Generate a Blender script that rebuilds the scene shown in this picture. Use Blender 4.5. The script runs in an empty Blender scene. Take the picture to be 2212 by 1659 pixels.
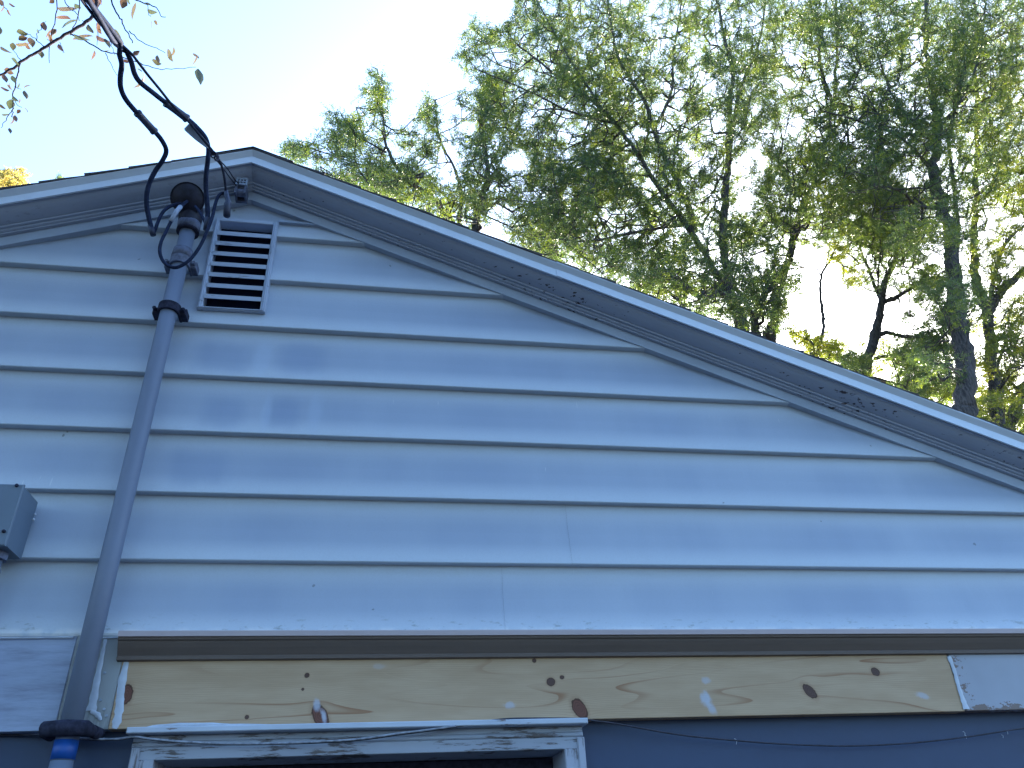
import bpy, math, random
import numpy as np
from mathutils import Vector, Matrix

# ------------------------------------------------------------------ camera, light, exposure
scene = bpy.context.scene
CX, CY, F = 1106.0, 829.5, 1685.0876
RM = np.array([[0.98621703, -0.15938315, -0.04441813],
               [0.04762766, 0.53056171, -0.8463072],
               [0.15845367, 0.83252705, 0.53084004]])       # rows: right, down, forward
CAM = np.array([0.0, -2.213, 1.6])
cd = bpy.data.cameras.new('camera')
cam = bpy.data.objects.new('camera', cd)
scene.collection.objects.link(cam)
cd.sensor_width = 36.0
cd.lens = 36.0 * F / 2212.0
cd.clip_start = 0.05
cd.clip_end = 3000.0
r0, r1, r2 = RM
cam.matrix_world = Matrix(((r0[0], -r1[0], -r2[0], CAM[0]),
                           (r0[1], -r1[1], -r2[1], CAM[1]),
                           (r0[2], -r1[2], -r2[2], CAM[2]), (0, 0, 0, 1)))
scene.camera = cam

SUN_AZ, SUN_EL = math.radians(36), math.radians(20)      # azimuth from +y towards +x
world = bpy.data.worlds.new('World')
scene.world = world
world.use_nodes = True
wn = world.node_tree.nodes
sky = wn.new('ShaderNodeTexSky')
sky.sky_type = 'NISHITA'
sky.sun_disc = False
sky.sun_elevation = SUN_EL
sky.sun_rotation = SUN_AZ
sky.air_density = 1.2
sky.dust_density = 3.3
sky.ozone_density = 5.0
world.node_tree.links.new(sky.outputs[0], wn['Background'].inputs[0])
wn['Background'].inputs[1].default_value = 0.13
sd = bpy.data.lights.new('sun', 'SUN')
sd.energy = 4.0
sd.angle = math.radians(0.55)
sd.color = (1.0, 0.9, 0.74)
sun = bpy.data.objects.new('sun', sd)
scene.collection.objects.link(sun)
sdir = Vector((math.sin(SUN_AZ) * math.cos(SUN_EL), math.cos(SUN_AZ) * math.cos(SUN_EL), math.sin(SUN_EL)))
sun.rotation_euler = sdir.to_track_quat('Z', 'Y').to_euler()
sun.location = (6, 6, 30)
scene.view_settings.view_transform = 'Standard'
scene.view_settings.look = 'None'
scene.view_settings.exposure = 2.85
scene.view_settings.gamma = 1.0

# ------------------------------------------------------------------ helpers
COL = scene.collection
rng = np.random.default_rng(7)
random.seed(7)


def P(px, py, y):
    """point on the vertical plane at depth y seen at picture position px, py"""
    d = RM.T @ np.array([px - CX, py - CY, F])
    return CAM + d * ((y - CAM[1]) / d[1])


def thing(name, label, cat, loc=(0, 0, 0), group=None):
    o = bpy.data.objects.new(name, None)
    COL.objects.link(o)
    o.location = loc
    o.empty_display_size = 0.1
    o['label'] = label
    o['category'] = cat
    if group:
        o['group'] = group
    return o


def tag(o, label, cat, group=None):
    o['label'] = label
    o['category'] = cat
    if group:
        o['group'] = group
    return o


def total_loc(p):
    v = Vector(p.location)
    if p.parent:
        v += p.matrix_parent_inverse.translation + total_loc(p.parent)
    return v


def obj(name, V, Fc, mat, parent=None, smooth=False, label=None, attr=None):
    me = bpy.data.meshes.new(name)
    me.from_pydata([tuple(map(float, v)) for v in V], [], Fc)
    me.validate()
    me.materials.append(mat)
    if smooth:
        me.polygons.foreach_set('use_smooth', [True] * len(me.polygons))
    me.update()
    o = bpy.data.objects.new(name, me)
    COL.objects.link(o)
    if parent:
        o.parent = parent
        o.matrix_parent_inverse = Matrix.Translation(-total_loc(parent))
    if label:
        o['label'] = label
    return o


def fast_obj(name, V, Q, mat, parent=None, tint=None, smooth=False):
    """V (n,3), Q (m,4) int"""
    me = bpy.data.meshes.new(name)
    n, m = len(V), len(Q)
    k = Q.shape[1]
    me.vertices.add(n)
    me.vertices.foreach_set('co', np.ascontiguousarray(V, dtype=np.float32).ravel())
    me.loops.add(m * k)
    me.loops.foreach_set('vertex_index', np.ascontiguousarray(Q, dtype=np.int32).ravel())
    me.polygons.add(m)
    me.polygons.foreach_set('loop_start', np.arange(0, m * k, k, dtype=np.int32))
    me.polygons.foreach_set('loop_total', np.full(m, k, dtype=np.int32))
    if smooth:
        me.polygons.foreach_set('use_smooth', np.ones(m, dtype=bool))
    if tint is not None:
        a = me.attributes.new('tint', 'FLOAT', 'FACE')
        a.data.foreach_set('value', tint.astype(np.float32))
    me.materials.append(mat)
    me.update(calc_edges=True)
    o = bpy.data.objects.new(name, me)
    COL.objects.link(o)
    if parent:
        o.parent = parent
        o.matrix_parent_inverse = Matrix.Translation(-total_loc(parent))
    return o


class MB:
    def __init__(s):
        s.v, s.f = [], []

    def add(s, V, Fc):
        b = len(s.v)
        s.v += [tuple(v) for v in V]
        s.f += [tuple(i + b for i in f) for f in Fc]

    def box(s, x0, x1, y0, y1, z0, z1):
        V = [(x, y, z) for z in (z0, z1) for y in (y0, y1) for x in (x0, x1)]
        s.add(V, [(0, 2, 3, 1), (4, 5, 7, 6), (0, 1, 5, 4), (2, 6, 7, 3), (0, 4, 6, 2), (1, 3, 7, 5)])

    def bevbox(s, x0, x1, y0, y1, z0, z1, b=0.003):
        """box whose front (y0) edges are bevelled"""
        V = [(x0 + b, y0, z0 + b), (x1 - b, y0, z0 + b), (x1 - b, y0, z1 - b), (x0 + b, y0, z1 - b),
             (x0, y0 + b, z0), (x1, y0 + b, z0), (x1, y0 + b, z1), (x0, y0 + b, z1),
             (x0, y1, z0), (x1, y1, z0), (x1, y1, z1), (x0, y1, z1)]
        s.add(V, [(0, 1, 2, 3), (0, 4, 5, 1), (1, 5, 6, 2), (2, 6, 7, 3), (3, 7, 4, 0),
                  (4, 8, 9, 5), (5, 9, 10, 6), (6, 10, 11, 7), (7, 11, 8, 4), (8, 11, 10, 9)])

    def tube(s, pts, rad, n=10, caps=True):
        pts = [np.array(p, float) for p in pts]
        if not hasattr(rad, '__len__'):
            rad = [rad] * len(pts)
        b = len(s.v)
        up = None
        for i, p in enumerate(pts):
            t = pts[min(i + 1, len(pts) - 1)] - pts[max(i - 1, 0)]
            t /= np.linalg.norm(t) + 1e-9
            if up is None:
                a = np.array([0, 0, 1.0]) if abs(t[2]) < .9 else np.array([1.0, 0, 0])
                up = np.cross(t, a)
            up = up - t * (up @ t)
            up /= np.linalg.norm(up) + 1e-9
            w = np.cross(t, up)
            for k in range(n):
                an = 2 * math.pi * k / n
                s.v.append(tuple(p + rad[i] * (math.cos(an) * up + math.sin(an) * w)))
        for i in range(len(pts) - 1):
            for k in range(n):
                k2 = (k + 1) % n
                s.f.append((b + i * n + k, b + i * n + k2, b + (i + 1) * n + k2, b + (i + 1) * n + k))
        if caps:
            s.f.append(tuple(b + k for k in range(n))[::-1])
            s.f.append(tuple(b + (len(pts) - 1) * n + k for k in range(n)))

    def extrude_profile(s, prof, A, B, fa=None, fb=None, closed=True):
        """prof: list of (y, dz); A,B: functions x,z for ends"""
        n = len(prof)
        V = [(A(y, z)[0], y, A(y, z)[1]) for y, z in prof] + [(B(y, z)[0], y, B(y, z)[1]) for y, z in prof]
        Fc = [(i, (i + 1) % n, n + (i + 1) % n, n + i) for i in range(n if closed else n - 1)]
        if closed:
            Fc += [tuple(range(n))[::-1], tuple(range(n, 2 * n))]
        s.add(V, Fc)

    def build(s, name, mat, parent=None, smooth=False, label=None):
        return obj(name, s.v, s.f, mat, parent, smooth, label)


def catmull(pts, m=6):
    pts = [np.array(p, float) for p in pts]
    q = [2 * pts[0] - pts[1]] + pts + [2 * pts[-1] - pts[-2]]
    out = []
    for i in range(1, len(q) - 2):
        for k in range(m):
            t = k / m
            a, b, c, d = q[i - 1], q[i], q[i + 1], q[i + 2]
            out.append(.5 * ((2 * b) + (c - a) * t + (2 * a - 5 * b + 4 * c - d) * t * t + (3 * b - a - 3 * c + d) * t ** 3))
    out.append(pts[-1])
    return out


# ------------------------------------------------------------------ material helpers
class MT:
    def __init__(s, name):
        s.m = bpy.data.materials.new(name)
        s.m.use_nodes = True
        s.t = s.m.node_tree
        s.N = s.t.nodes
        s.b = s.N['Principled BSDF']
        s.out = s.N['Material Output']
        s._co = None

    def n(s, typ, **kw):
        o = s.N.new('ShaderNode' + typ)
        for k, v in kw.items():
            setattr(o, k, v)
        return o

    def L(s, a, b):
        s.t.links.new(a, b)

    def co(s):
        if s._co is None:
            s._co = s.n('TexCoord').outputs['Object']
        return s._co

    def mapped(s, scale=(1, 1, 1), loc=(0, 0, 0), rot=(0, 0, 0)):
        m = s.n('Mapping')
        m.inputs['Scale'].default_value = scale
        m.inputs['Location'].default_value = loc
        m.inputs['Rotation'].default_value = rot
        s.L(s.co(), m.inputs[0])
        return m.outputs[0]

    def noise(s, scale=(1, 1, 1), sc=1.0, detail=4, rough=.55, loc=(0, 0, 0), rot=(0, 0, 0)):
        o = s.n('TexNoise')
        s.L(s.mapped(scale, loc, rot), o.inputs['Vector'])
        o.inputs['Scale'].default_value = sc
        o.inputs['Detail'].default_value = detail
        o.inputs['Roughness'].default_value = rough
        return o.outputs['Fac']

    def math(s, op, a, b=None, c=None, clamp=False):
        o = s.n('Math', operation=op, use_clamp=clamp)
        for i, v in enumerate((a, b, c)):
            if v is None:
                continue
            if isinstance(v, (int, float)):
                o.inputs[i].default_value = v
            else:
                s.L(v, o.inputs[i])
        return o.outputs[0]

    def ramp(s, fac, lo, hi, a=0.0, b=1.0):
        o = s.n('MapRange', interpolation_type='SMOOTHSTEP')
        s.L(fac, o.inputs[0])
        o.inputs[1].default_value = lo
        o.inputs[2].default_value = hi
        o.inputs[3].default_value = a
        o.inputs[4].default_value = b
        return o.outputs[0]

    def mix(s, fac, a, b):
        o = s.n('Mix', data_type='RGBA')
        if isinstance(fac, (int, float)):
            o.inputs[0].default_value = fac
        else:
            s.L(fac, o.inputs[0])
        for i, v in ((6, a), (7, b)):
            if isinstance(v, (tuple, list)):
                o.inputs[i].default_value = (*v[:3], 1)
            else:
                s.L(v, o.inputs[i])
        return o.outputs[2]

    def xyz(s):
        o = s.n('SeparateXYZ')
        s.L(s.co(), o.inputs[0])
        return o.outputs

    def bump(s, h, strength=.3, dist=.002):
        o = s.n('Bump')
        o.inputs['Strength'].default_value = strength
        o.inputs['Distance'].default_value = dist
        s.L(h, o.inputs['Height'])
        s.L(o.outputs[0], s.b.inputs['Normal'])

    def fin(s, col, rough=.6, metal=0.0, spec=.5):
        if isinstance(col, (tuple, list)):
            s.b.inputs['Base Color'].default_value = (*col[:3], 1)
        else:
            s.L(col, s.b.inputs['Base Color'])
        if isinstance(rough, (int, float)):
            s.b.inputs['Roughness'].default_value = rough
        else:
            s.L(rough, s.b.inputs['Roughness'])
        s.b.inputs['Metallic'].default_value = metal
        s.b.inputs['Specular IOR Level'].default_value = spec
        return s.m


def painted(name, base, dirt=(.3, .3, .28), amount=.3, rough=.5, scale=(3, 3, 3), spots=.0, spot_col=(.05, .05, .05), bump=.15):
    m = MT(name)
    n1 = m.noise(scale, 1.0, 5, .6)
    c = m.mix(m.math('MULTIPLY', m.ramp(n1, .4, .75), amount), base, dirt)
    n2 = m.noise((60, 60, 60), 1.0, 3, .6)
    c = m.mix(m.ramp(n2, .4, .9, 0, .18), c, dirt)
    if spots:
        n3 = m.noise((45, 45, 70), 1.0, 4, .65, loc=(3, 1, 7))
        c = m.mix(m.ramp(n3, .72 - spots * .1, .76 - spots * .1), c, spot_col)
    m.bump(n2, bump, .001)
    return m.fin(c, rough)


def blob(m, xo, zo, cx, cz, rx, rz, ang=0.0, wob=None, square=False):
    """normalised elliptical distance to a centre in the x/z plane"""
    dx = m.math('SUBTRACT', xo, cx)
    dz = m.math('SUBTRACT', zo, cz)
    if ang:
        ca, sa = math.cos(ang), math.sin(ang)
        u = m.math('ADD', m.math('MULTIPLY', dx, ca), m.math('MULTIPLY', dz, sa))
        v = m.math('SUBTRACT', m.math('MULTIPLY', dz, ca), m.math('MULTIPLY', dx, sa))
    else:
        u, v = dx, dz
    u = m.math('DIVIDE', u, rx)
    v = m.math('DIVIDE', v, rz)
    if square:
        d = m.math('POWER', m.math('ADD', m.math('POWER', m.math('ABSOLUTE', u), 4.0), m.math('POWER', m.math('ABSOLUTE', v), 4.0)), .25)
    else:
        d = m.math('SQRT', m.math('ADD', m.math('MULTIPLY', u, u), m.math('MULTIPLY', v, v)))
    if wob is not None:
        d = m.math('ADD', d, wob)
    return d


# ---- siding: chalky white aluminium with a darker band inside each course
Z0, EXPO = 2.176, 0.2032


def mat_siding():
    m = MT('chalky_white_siding')
    X, Y, Z = m.xyz()
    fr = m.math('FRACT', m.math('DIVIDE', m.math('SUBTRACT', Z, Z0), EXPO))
    # darker, bluer band across the middle of each board, paler beside the lip
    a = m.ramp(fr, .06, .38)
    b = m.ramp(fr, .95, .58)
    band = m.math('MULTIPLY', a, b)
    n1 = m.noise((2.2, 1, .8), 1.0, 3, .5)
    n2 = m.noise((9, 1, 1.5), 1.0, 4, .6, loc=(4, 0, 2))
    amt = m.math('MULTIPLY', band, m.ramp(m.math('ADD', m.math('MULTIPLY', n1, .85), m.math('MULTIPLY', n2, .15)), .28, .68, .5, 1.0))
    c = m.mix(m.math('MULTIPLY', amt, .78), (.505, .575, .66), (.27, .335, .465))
    # worn patches
    w = m.math('MULTIPLY', m.math('SUBTRACT', m.noise((9, 9, 5), 1.0, 4), .5), 1.0)
    pat = None
    for (px, py, rx, rz) in [(480, 772, .09, .05), (650, 772, .085, .055), (480, 890, .07, .05), (612, 890, .055, .05),
                             (430, 1010, .09, .05)]:
        p = P(px, py, 0.01)
        e = m.ramp(blob(m, X, Z, p[0], p[2], rx, rz * 1.25, 0, w, True), 1.3, .45)
        pat = e if pat is None else m.math('MAXIMUM', pat, e)
    c = m.mix(m.math('MULTIPLY', pat, .38), c, (.19, .26, .42))
    lite = None
    for (px, py, rx, rz) in [(568, 772, .035, .09), (575, 890, .02, .09), (680, 890, .03, .09), (870, 150, .1, .1)]:
        p = P(px, py, 0.01)
        e = m.ramp(blob(m, X, Z, p[0], p[2], rx, rz, 0, w), 1.2, .4)
        lite = e if lite is None else m.math('MAXIMUM', lite, e)
    c = m.mix(m.math('MULTIPLY', lite, .35), c, (.46, .56, .70))
    # fine grain, specks, thin vertical scratches
    g = m.noise((180, 180, 180), 1.0, 2, .6)
    c = m.mix(m.ramp(g, .35, .8, 0, .12), c, (.3, .33, .38))
    sp = m.noise((26, 26, 26), 1.0, 2, .4, loc=(9, 3, 1))
    c = m.mix(m.ramp(sp, .785, .80, 0, .6), c, (.10, .11, .12))
    sc = m.noise((95, 1, 9), 1.0, 2, .4, loc=(1, 3, 8))
    c = m.mix(m.ramp(sc, .76, .80, 0, .5), c, (.78, .8, .8))
    low = m.math('MULTIPLY', m.ramp(Z, Z0 + .07, Z0 + .005), m.ramp(m.noise((22, 1, 60), 1.0, 5, .7, loc=(0, 0, 4)), .56, .66))
    c = m.mix(m.math('MULTIPLY', low, .55), c, (.13, .16, .15))
    hi = m.math('MULTIPLY', m.ramp(Z, Z0 + .022, Z0 + .006), m.ramp(m.noise((15, 1, 15), 1.0, 4), .4, .6))
    c = m.mix(m.math('MULTIPLY', hi, .6), c, (.78, .78, .78))
    m.bump(m.math('ADD', m.noise((5, 1, 5), 1.0, 2), m.math('MULTIPLY', g, .15)), .25, .004)
    return m.fin(c, m.ramp(n2, .3, .7, .42, .6), 0, .4)


def mat_pine():
    m = MT('knotty_pine')
    X, Y, Z = m.xyz()
    knots = [(663, 1459, .006, .006, 0, 1), (654, 1489, .0035, .0035, 0, 1), (1190, 1473, .0115, .0105, 0, 1), (1214, 1463, .006, .005, 0, 1),
             (1154, 1427, .0055, .0055, 0, 1), (533, 1549, .005, .005, 0, 1), (692, 1547, .017, .030, .55, 0), (1252, 1531, .017, .027, .55, 0),
             (1749, 1493, .013, .023, .75, 1), (1891, 1451, .013, .011, -.3, 1), (273, 1500, .014, .023, 0, 0)]
    zz = Z
    for (px, py, rx, rz, an, dk) in knots:
        p = P(px, py, 0)
        sx, sz = rx * 3.2, rz * 1.9
        dx = m.math('DIVIDE', m.math('SUBTRACT', X, float(p[0])), sx)
        dz = m.math('DIVIDE', m.math('SUBTRACT', Z, float(p[2])), sz)
        e = m.math('EXPONENT', m.math('MULTIPLY', m.math('ADD', m.math('MULTIPLY', dx, dx), m.math('MULTIPLY', dz, dz)), -1.0))
        zz = m.math('SUBTRACT', zz, m.math('MULTIPLY', m.math('MULTIPLY', e, dz), rz * .95))
    cz_ = m.n('CombineXYZ')
    m.L(m.math('MULTIPLY', X, .85), cz_.inputs[0])
    m.L(m.math('MULTIPLY', zz, 9.5), cz_.inputs[2])
    wn_ = m.n('TexNoise')
    m.L(cz_.outputs[0], wn_.inputs['Vector'])
    wn_.inputs['Scale'].default_value = 1.0
    wn_.inputs['Detail'].default_value = 1.2
    wn_.inputs['Roughness'].default_value = .3
    warp = wn_.outputs['Fac']
    warp2 = m.noise((5, 1, 24), 1.0, 2, .5, loc=(2, 0, 2))
    g = m.math('ADD', m.math('MULTIPLY', warp, 11.0), m.math('MULTIPLY', warp2, .22))
    fr = m.math('FRACT', g)
    line = m.math('MULTIPLY', m.ramp(fr, .80, .97), m.ramp(fr, 1.0, .98))
    fade = m.ramp(m.noise((1.3, 1, 9), 1.0, 2, .5, loc=(7, 0, 3)), .40, .62, .0, 1)
    g2 = m.math('ADD', m.math('MULTIPLY', zz, 210.0), m.math('ADD', m.math('MULTIPLY', warp, 9.0), m.math('MULTIPLY', warp2, .9)))
    fine = m.math('FRACT', g2)
    fdm = m.ramp(m.noise((2, 1, 20), 1.0, 2, .5, loc=(1, 0, 9)), .35, .65, .25, 1)
    c = m.mix(m.ramp(warp2, .3, .7), (.45, .32, .205), (.51, .375, .25))
    c = m.mix(m.math('MULTIPLY', m.math('MULTIPLY', m.ramp(fine, .45, .85), m.ramp(fine, 1.0, .9)), m.math('MULTIPLY', fdm, .42)), c, (.36, .245, .15))
    c = m.mix(m.math('MULTIPLY', m.math('MULTIPLY', line, fade), .8), c, (.27, .125, .06))
    fib = m.noise((18, 1, 420), 1.0, 3, .6)
    c = m.mix(m.ramp(fib, .35, .75, 0, .2), c, (.34, .24, .15))
    wob = m.math('MULTIPLY', m.math('SUBTRACT', m.noise((90, 1, 90), 1.0, 3), .5), .5)
    for (px, py, rx, rz, an, dk) in knots:
        p = P(px, py, 0)
        d = blob(m, X, Z, float(p[0]), float(p[2]), rx, rz, an, wob)
        kc = (.080, .045, .037) if dk else (.12, .05, .036)
        ring = m.math('FRACT', m.math('MULTIPLY', d, 3.5))
        kcol = m.mix(m.ramp(ring, .1, .9, 0, .5), kc, tuple(v * 1.8 for v in kc))
        c = m.mix(m.ramp(d, 1.7, 1.0, 0, .35), c, (.28, .15, .08))
        c = m.mix(m.ramp(d, 1.06, .94), c, kcol)
        c = m.mix(m.math('MULTIPLY', m.ramp(d, .86, .98), m.ramp(d, 1.14, 1.02, 0, .8)), c, (.05, .02, .012))
    fw = m.math('MULTIPLY', m.math('SUBTRACT', m.noise((50, 1, 35), 1.0, 4, .65), .5), 1.6)
    for (px, py, rx, rz, an, s) in [(1524, 1509, .018, .022, 0, .85), (1538, 1530, .011, .022, .5, .7), (1525, 1470, .015, .01, 0, .55), (1101, 1524, .018, .009, 0, .6),
                                    (1992, 1502, .022, .009, -.3, .6), (684, 1522, .010, .018, .35, .75), (699, 1548, .007, .022, .3, .8),
                                    (1070, 1330, .02, .01, 0, .3), (820, 1440, .02, .008, 0, .25)]:
        p = P(px, py, 0)
        d = blob(m, X, Z, float(p[0]), float(p[2]), rx, rz, an, fw)
        c = m.mix(m.ramp(d, 1.25, .35, 0, s), c, (.47, .51, .60))
    m.bump(m.math('ADD', fib, m.math('MULTIPLY', line, .5)), .25, .0015)
    return m.fin(c, .62, 0, .3)


def mat_weathered(name, base, wood, grain_axis='x', lo=.5, hi=.58, scale=1.0, rough=.75):
    """old flaking paint over grey wood, flakes stretched along the grain"""
    m = MT(name)
    sc = (9 * scale, 9 * scale, 70 * scale) if grain_axis == 'x' else (70 * scale, 70 * scale, 9 * scale)
    n1 = m.noise(sc, 1.0, 6, .7)
    n0 = m.noise((4, 4, 9), 1.0, 3, .5, loc=(5, 5, 5))
    k = m.math('ADD', m.math('MULTIPLY', n1, .7), m.math('MULTIPLY', n0, .3))
    woodc = m.mix(m.noise(tuple(v * 3 for v in sc), 1.0, 3), wood, tuple(v * .35 for v in wood))
    basec = m.mix(m.ramp(n0, .35, .7, 0, .45), base, tuple(v * .72 for v in base))
    c = m.mix(m.ramp(k, lo, hi), basec, woodc)
    m.bump(m.math('MULTIPLY', m.ramp(k, lo, hi), -1.0), .5, .0015)
    return m.fin(c, rough)


def mat_plain(name, col, rough=.5, metal=0, spec=.5, var=.25, nsc=40):
    m = MT(name)
    n1 = m.noise((nsc, nsc, nsc), 1.0, 4, .6)
    c = m.mix(m.ramp(n1, .3, .7, 0, 1), tuple(v * (1 - var) for v in col), tuple(min(1, v * (1 + var)) for v in col))
    m.bump(n1, .1, .0008)
    return m.fin(c, rough, metal, spec)


M = {}
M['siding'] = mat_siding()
M['pine'] = mat_pine()
M['trim'] = painted('grey_white_trim', (.39, .46, .57), (.27, .33, .43), .45, .5, (5, 5, 5), .0)
M['crown'] = painted('peeling_grey_crown', (.36, .38, .44), (.26, .27, .32), .5, .6, (4, 4, 9), 0)
M['drip'] = painted('white_metal', (.66, .74, .84), (.52, .59, .69), .4, .4, (3, 3, 3))
M['cornice'] = painted('primed_brown_moulding', (.135, .105, .092), (.09, .075, .07), .4, .6, (4, 4, 60))
M['lip'] = painted('pinkish_primer', (.48, .41, .43), (.37, .31, .33), .3, .6)
M['blue'] = painted('slate_blue_paint', (.036, .064, .138), (.027, .045, .095), .5, .6, (2, 2, 5))
def mat_offwhite():
    m = MT('old_white_paint')
    X, Y, Z = m.xyz()
    n1 = m.noise((25, 25, 40), 1.0, 5, .7)
    n2 = m.noise((4, 4, 4), 1.0, 3)
    c = m.mix(m.ramp(n2, .3, .7), (.36, .39, .46), (.31, .335, .40))
    e = m.math('MAXIMUM', m.ramp(Z, 1.975, 1.947), m.ramp(X, 1.80, 1.735, 0, .8))
    k = m.math('ADD', n1, m.math('MULTIPLY', e, .22))
    c = m.mix(m.ramp(k, .66, .69), c, (.20, .155, .14))
    m.bump(k, .3, .001)
    return m.fin(c, .65)


M['offwhite'] = mat_offwhite()
M['weathered'] = mat_weathered('smudged_white_boards', (.37, .44, .60), (.19, .215, .30), 'x', .42, .84, .45)
M['casing'] = mat_weathered('flaking_window_paint', (.36, .41, .51), (.19, .175, .18), 'x', .525, .58)
M['jamb'] = mat_weathered('flaking_jamb_paint', (.38, .42, .52), (.19, .175, .18), 'z', .50, .58)
M['cap'] = mat_weathered('cracked_white_cap', (.50, .57, .68), (.26, .19, .17), 'x', .60, .64)
M['caulk'] = mat_plain('white_caulk', (.48, .54, .64), .45, 0, .5, .1, 25)
M['flash'] = mat_weathered('smeared_metal_patch', (.30, .33, .35), (.12, .13, .135), 'z', .44, .60, .25, .5)
M['conduit'] = painted('painted_grey_conduit', (.17, .21, .30), (.13, .162, .235), .5, .5, (6, 6, 2))
M['strap'] = mat_plain('dark_cast_strap', (.028, .031, .055), .8, 0, .15, .4, 60)
M['strap2'] = mat_plain('grey_cast_clamp', (.12, .14, .21), .6, 0, .4, .3, 60)
M['head'] = mat_plain('black_weatherhead', (.017, .018, .036), .6, 0, .4, .4, 50)
M['cable'] = mat_plain('black_cable_jacket', (.022, .032, .070), .7, 0, .06, .3, 80)
M['sleeve'] = mat_plain('charcoal_splice', (.028, .038, .080), .5, 0, .5, .3, 60)
M['bare'] = mat_plain('bare_aluminium_wire', (.035, .04, .065), .8, .0, .05, .3, 80)
M['tape_white'] = mat_plain('white_tape', (.36, .42, .54), .5, 0, .5, .15, 60)
M['tape_blue'] = mat_plain('blue_tape', (.008, .075, .34), .45, 0, .5, .1, 40)
M['galv'] = mat_plain('galvanised_clamp', (.30, .36, .46), .45, .1, .5, .2, 50)
M['box'] = painted('grey_green_enamel', (.13, .18, .245), (.09, .135, .185), .4, .45, (7, 7, 7))
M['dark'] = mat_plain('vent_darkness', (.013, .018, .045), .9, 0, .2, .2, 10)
M['ventm'] = mat_weathered('oxidised_vent_metal', (.42, .49, .62), (.14, .155, .20), 'x', .56, .66, 1.2, .5)
M['tin'] = mat_plain('thin_dark_wire', (.028, .03, .05), .5, 0, .4, .4, 50)
M['wirewhite'] = mat_plain('thin_white_wire', (.24, .27, .33), .5, 0, .4, .4, 50)


def mat_glass():
    m = MT('dark_window_glass')
    return m.fin((.01, .012, .02), .06, 0, .6)


M['glass'] = mat_glass()


def mat_shingle():
    m = MT('asphalt_shingle')
    n1 = m.noise((300, 300, 300), 1.0, 2)
    n2 = m.noise((8, 5, 8), 1.0, 3)
    c = m.mix(n2, (.035, .035, .045), (.075, .07, .075))
    c = m.mix(m.ramp(n1, .45, .7, 0, .6), c, (.14, .13, .13))
    m.bump(n1, .6, .003)
    return m.fin(c, .9, 0, .2)


M['shingle'] = mat_shingle()


def mat_crown_peel():
    """grey paint on the rake crown with small dark flaked scars in its lower half"""
    m = MT('peeling_rake_crown')
    n1 = m.noise((4, 9, 9), 1.0, 4)
    c = m.mix(n1, (.38, .43, .54), (.29, .335, .43))
    k = m.noise((30, 60, 95), 1.0, 3, .6, rot=(0, math.radians(-21.6), 0))
    k2 = m.noise((2.2, 2, 2), 1.0, 2, .5, loc=(3, 3, 3))
    mask = m.ramp(m.math('ADD', k, m.math('MULTIPLY', m.math('SUBTRACT', k2, .5), .38)), .635, .675)
    X, Y, Z = m.xyz()
    lowpart = m.math('MULTIPLY', m.ramp(Y, -.083, -.074), m.ramp(X, -.55, -.35, .15, 1))
    c = m.mix(m.math('MULTIPLY', mask, lowpart), c, (.06, .048, .056))
    m.bump(m.math('MULTIPLY', mask, -1), .4, .001)
    return m.fin(c, .6)


M['rakecrown'] = mat_crown_peel()


def mat_bark(name, a, b):
    m = MT(name)
    n1 = m.noise((26, 26, 5), 1.0, 7, .7)
    c = m.mix(m.ramp(n1, .35, .65), a, b)
    m.bump(n1, .9, .03)
    return m.fin(c, .9, 0, .2)


M['bark'] = mat_bark('locust_bark', (.036, .032, .033), (.115, .100, .095))
M['twig'] = mat_bark('twig_bark', (.035, .026, .04), (.08, .064, .075))


def mat_leaf(name, c1, c2, c3, tr, trf=.5, clump=.9):
    """c1..c3 leaf colours; tr multiplies light coming through the blade"""
    m = MT(name)
    at = m.n('Attribute', attribute_name='tint').outputs['Fac']
    n1 = m.noise((clump, clump, clump), 1.0, 3, .6)
    c = m.mix(m.ramp(at, 0.0, .8), c1, c2)
    c = m.mix(m.math('MULTIPLY', m.ramp(n1, .50, .66), m.ramp(at, .2, 1.0, .3, 1.0)), c, c3)
    m.b.inputs['Roughness'].default_value = .38
    m.b.inputs['Specular IOR Level'].default_value = .6
    m.L(c, m.b.inputs['Base Color'])
    t = m.n('BsdfTranslucent')
    tc = m.mix(1.0, c, c)
    mul = m.n('Mix', data_type='RGBA', blend_type='MULTIPLY')
    mul.inputs[0].default_value = 1
    m.L(c, mul.inputs[6])
    mul.inputs[7].default_value = (*tr, 1)
    m.L(mul.outputs[2], t.inputs[0])
    sh = m.n('MixShader')
    sh.inputs[0].default_value = trf
    m.L(m.b.outputs[0], sh.inputs[1])
    m.L(t.outputs[0], sh.inputs[2])
    m.L(sh.outputs[0], m.out.inputs[0])
    return m.m


M['leaf'] = mat_leaf('locust_leaflets', (.042, .067, .054), (.068, .094, .050), (.21, .23, .04), (2.1, 2.3, .6), .48)
M['leafy'] = mat_leaf('yellowing_locust_leaflets', (.046, .070, .040), (.080, .10, .026), (.15, .15, .022), (2.5, 2.5, .6), .53)
M['leafs'] = mat_leaf('sunlit_locust_leaflets', (.085, .115, .035), (.15, .17, .028), (.24, .23, .025), (2.4, 2.4, .6), .55)
M['leafd'] = mat_leaf('sky_blocking_apple_foliage', (.018, .026, .024), (.026, .032, .028), (.034, .036, .03), (.8, .9, .8), .15)  # dark, nearly opaque leaves for the unseen crown that shades the wall
M['leafg'] = mat_leaf('golden_leaflets', (.28, .25, .09), (.38, .32, .11), (.48, .37, .12), (1.7, 1.6, 1.0), .5)
M['leafr'] = mat_leaf('autumn_apple_leaf', (.055, .075, .05), (.10, .060, .050), (.13, .115, .06), (1.25, 1.15, .9), .45, 7)


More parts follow.
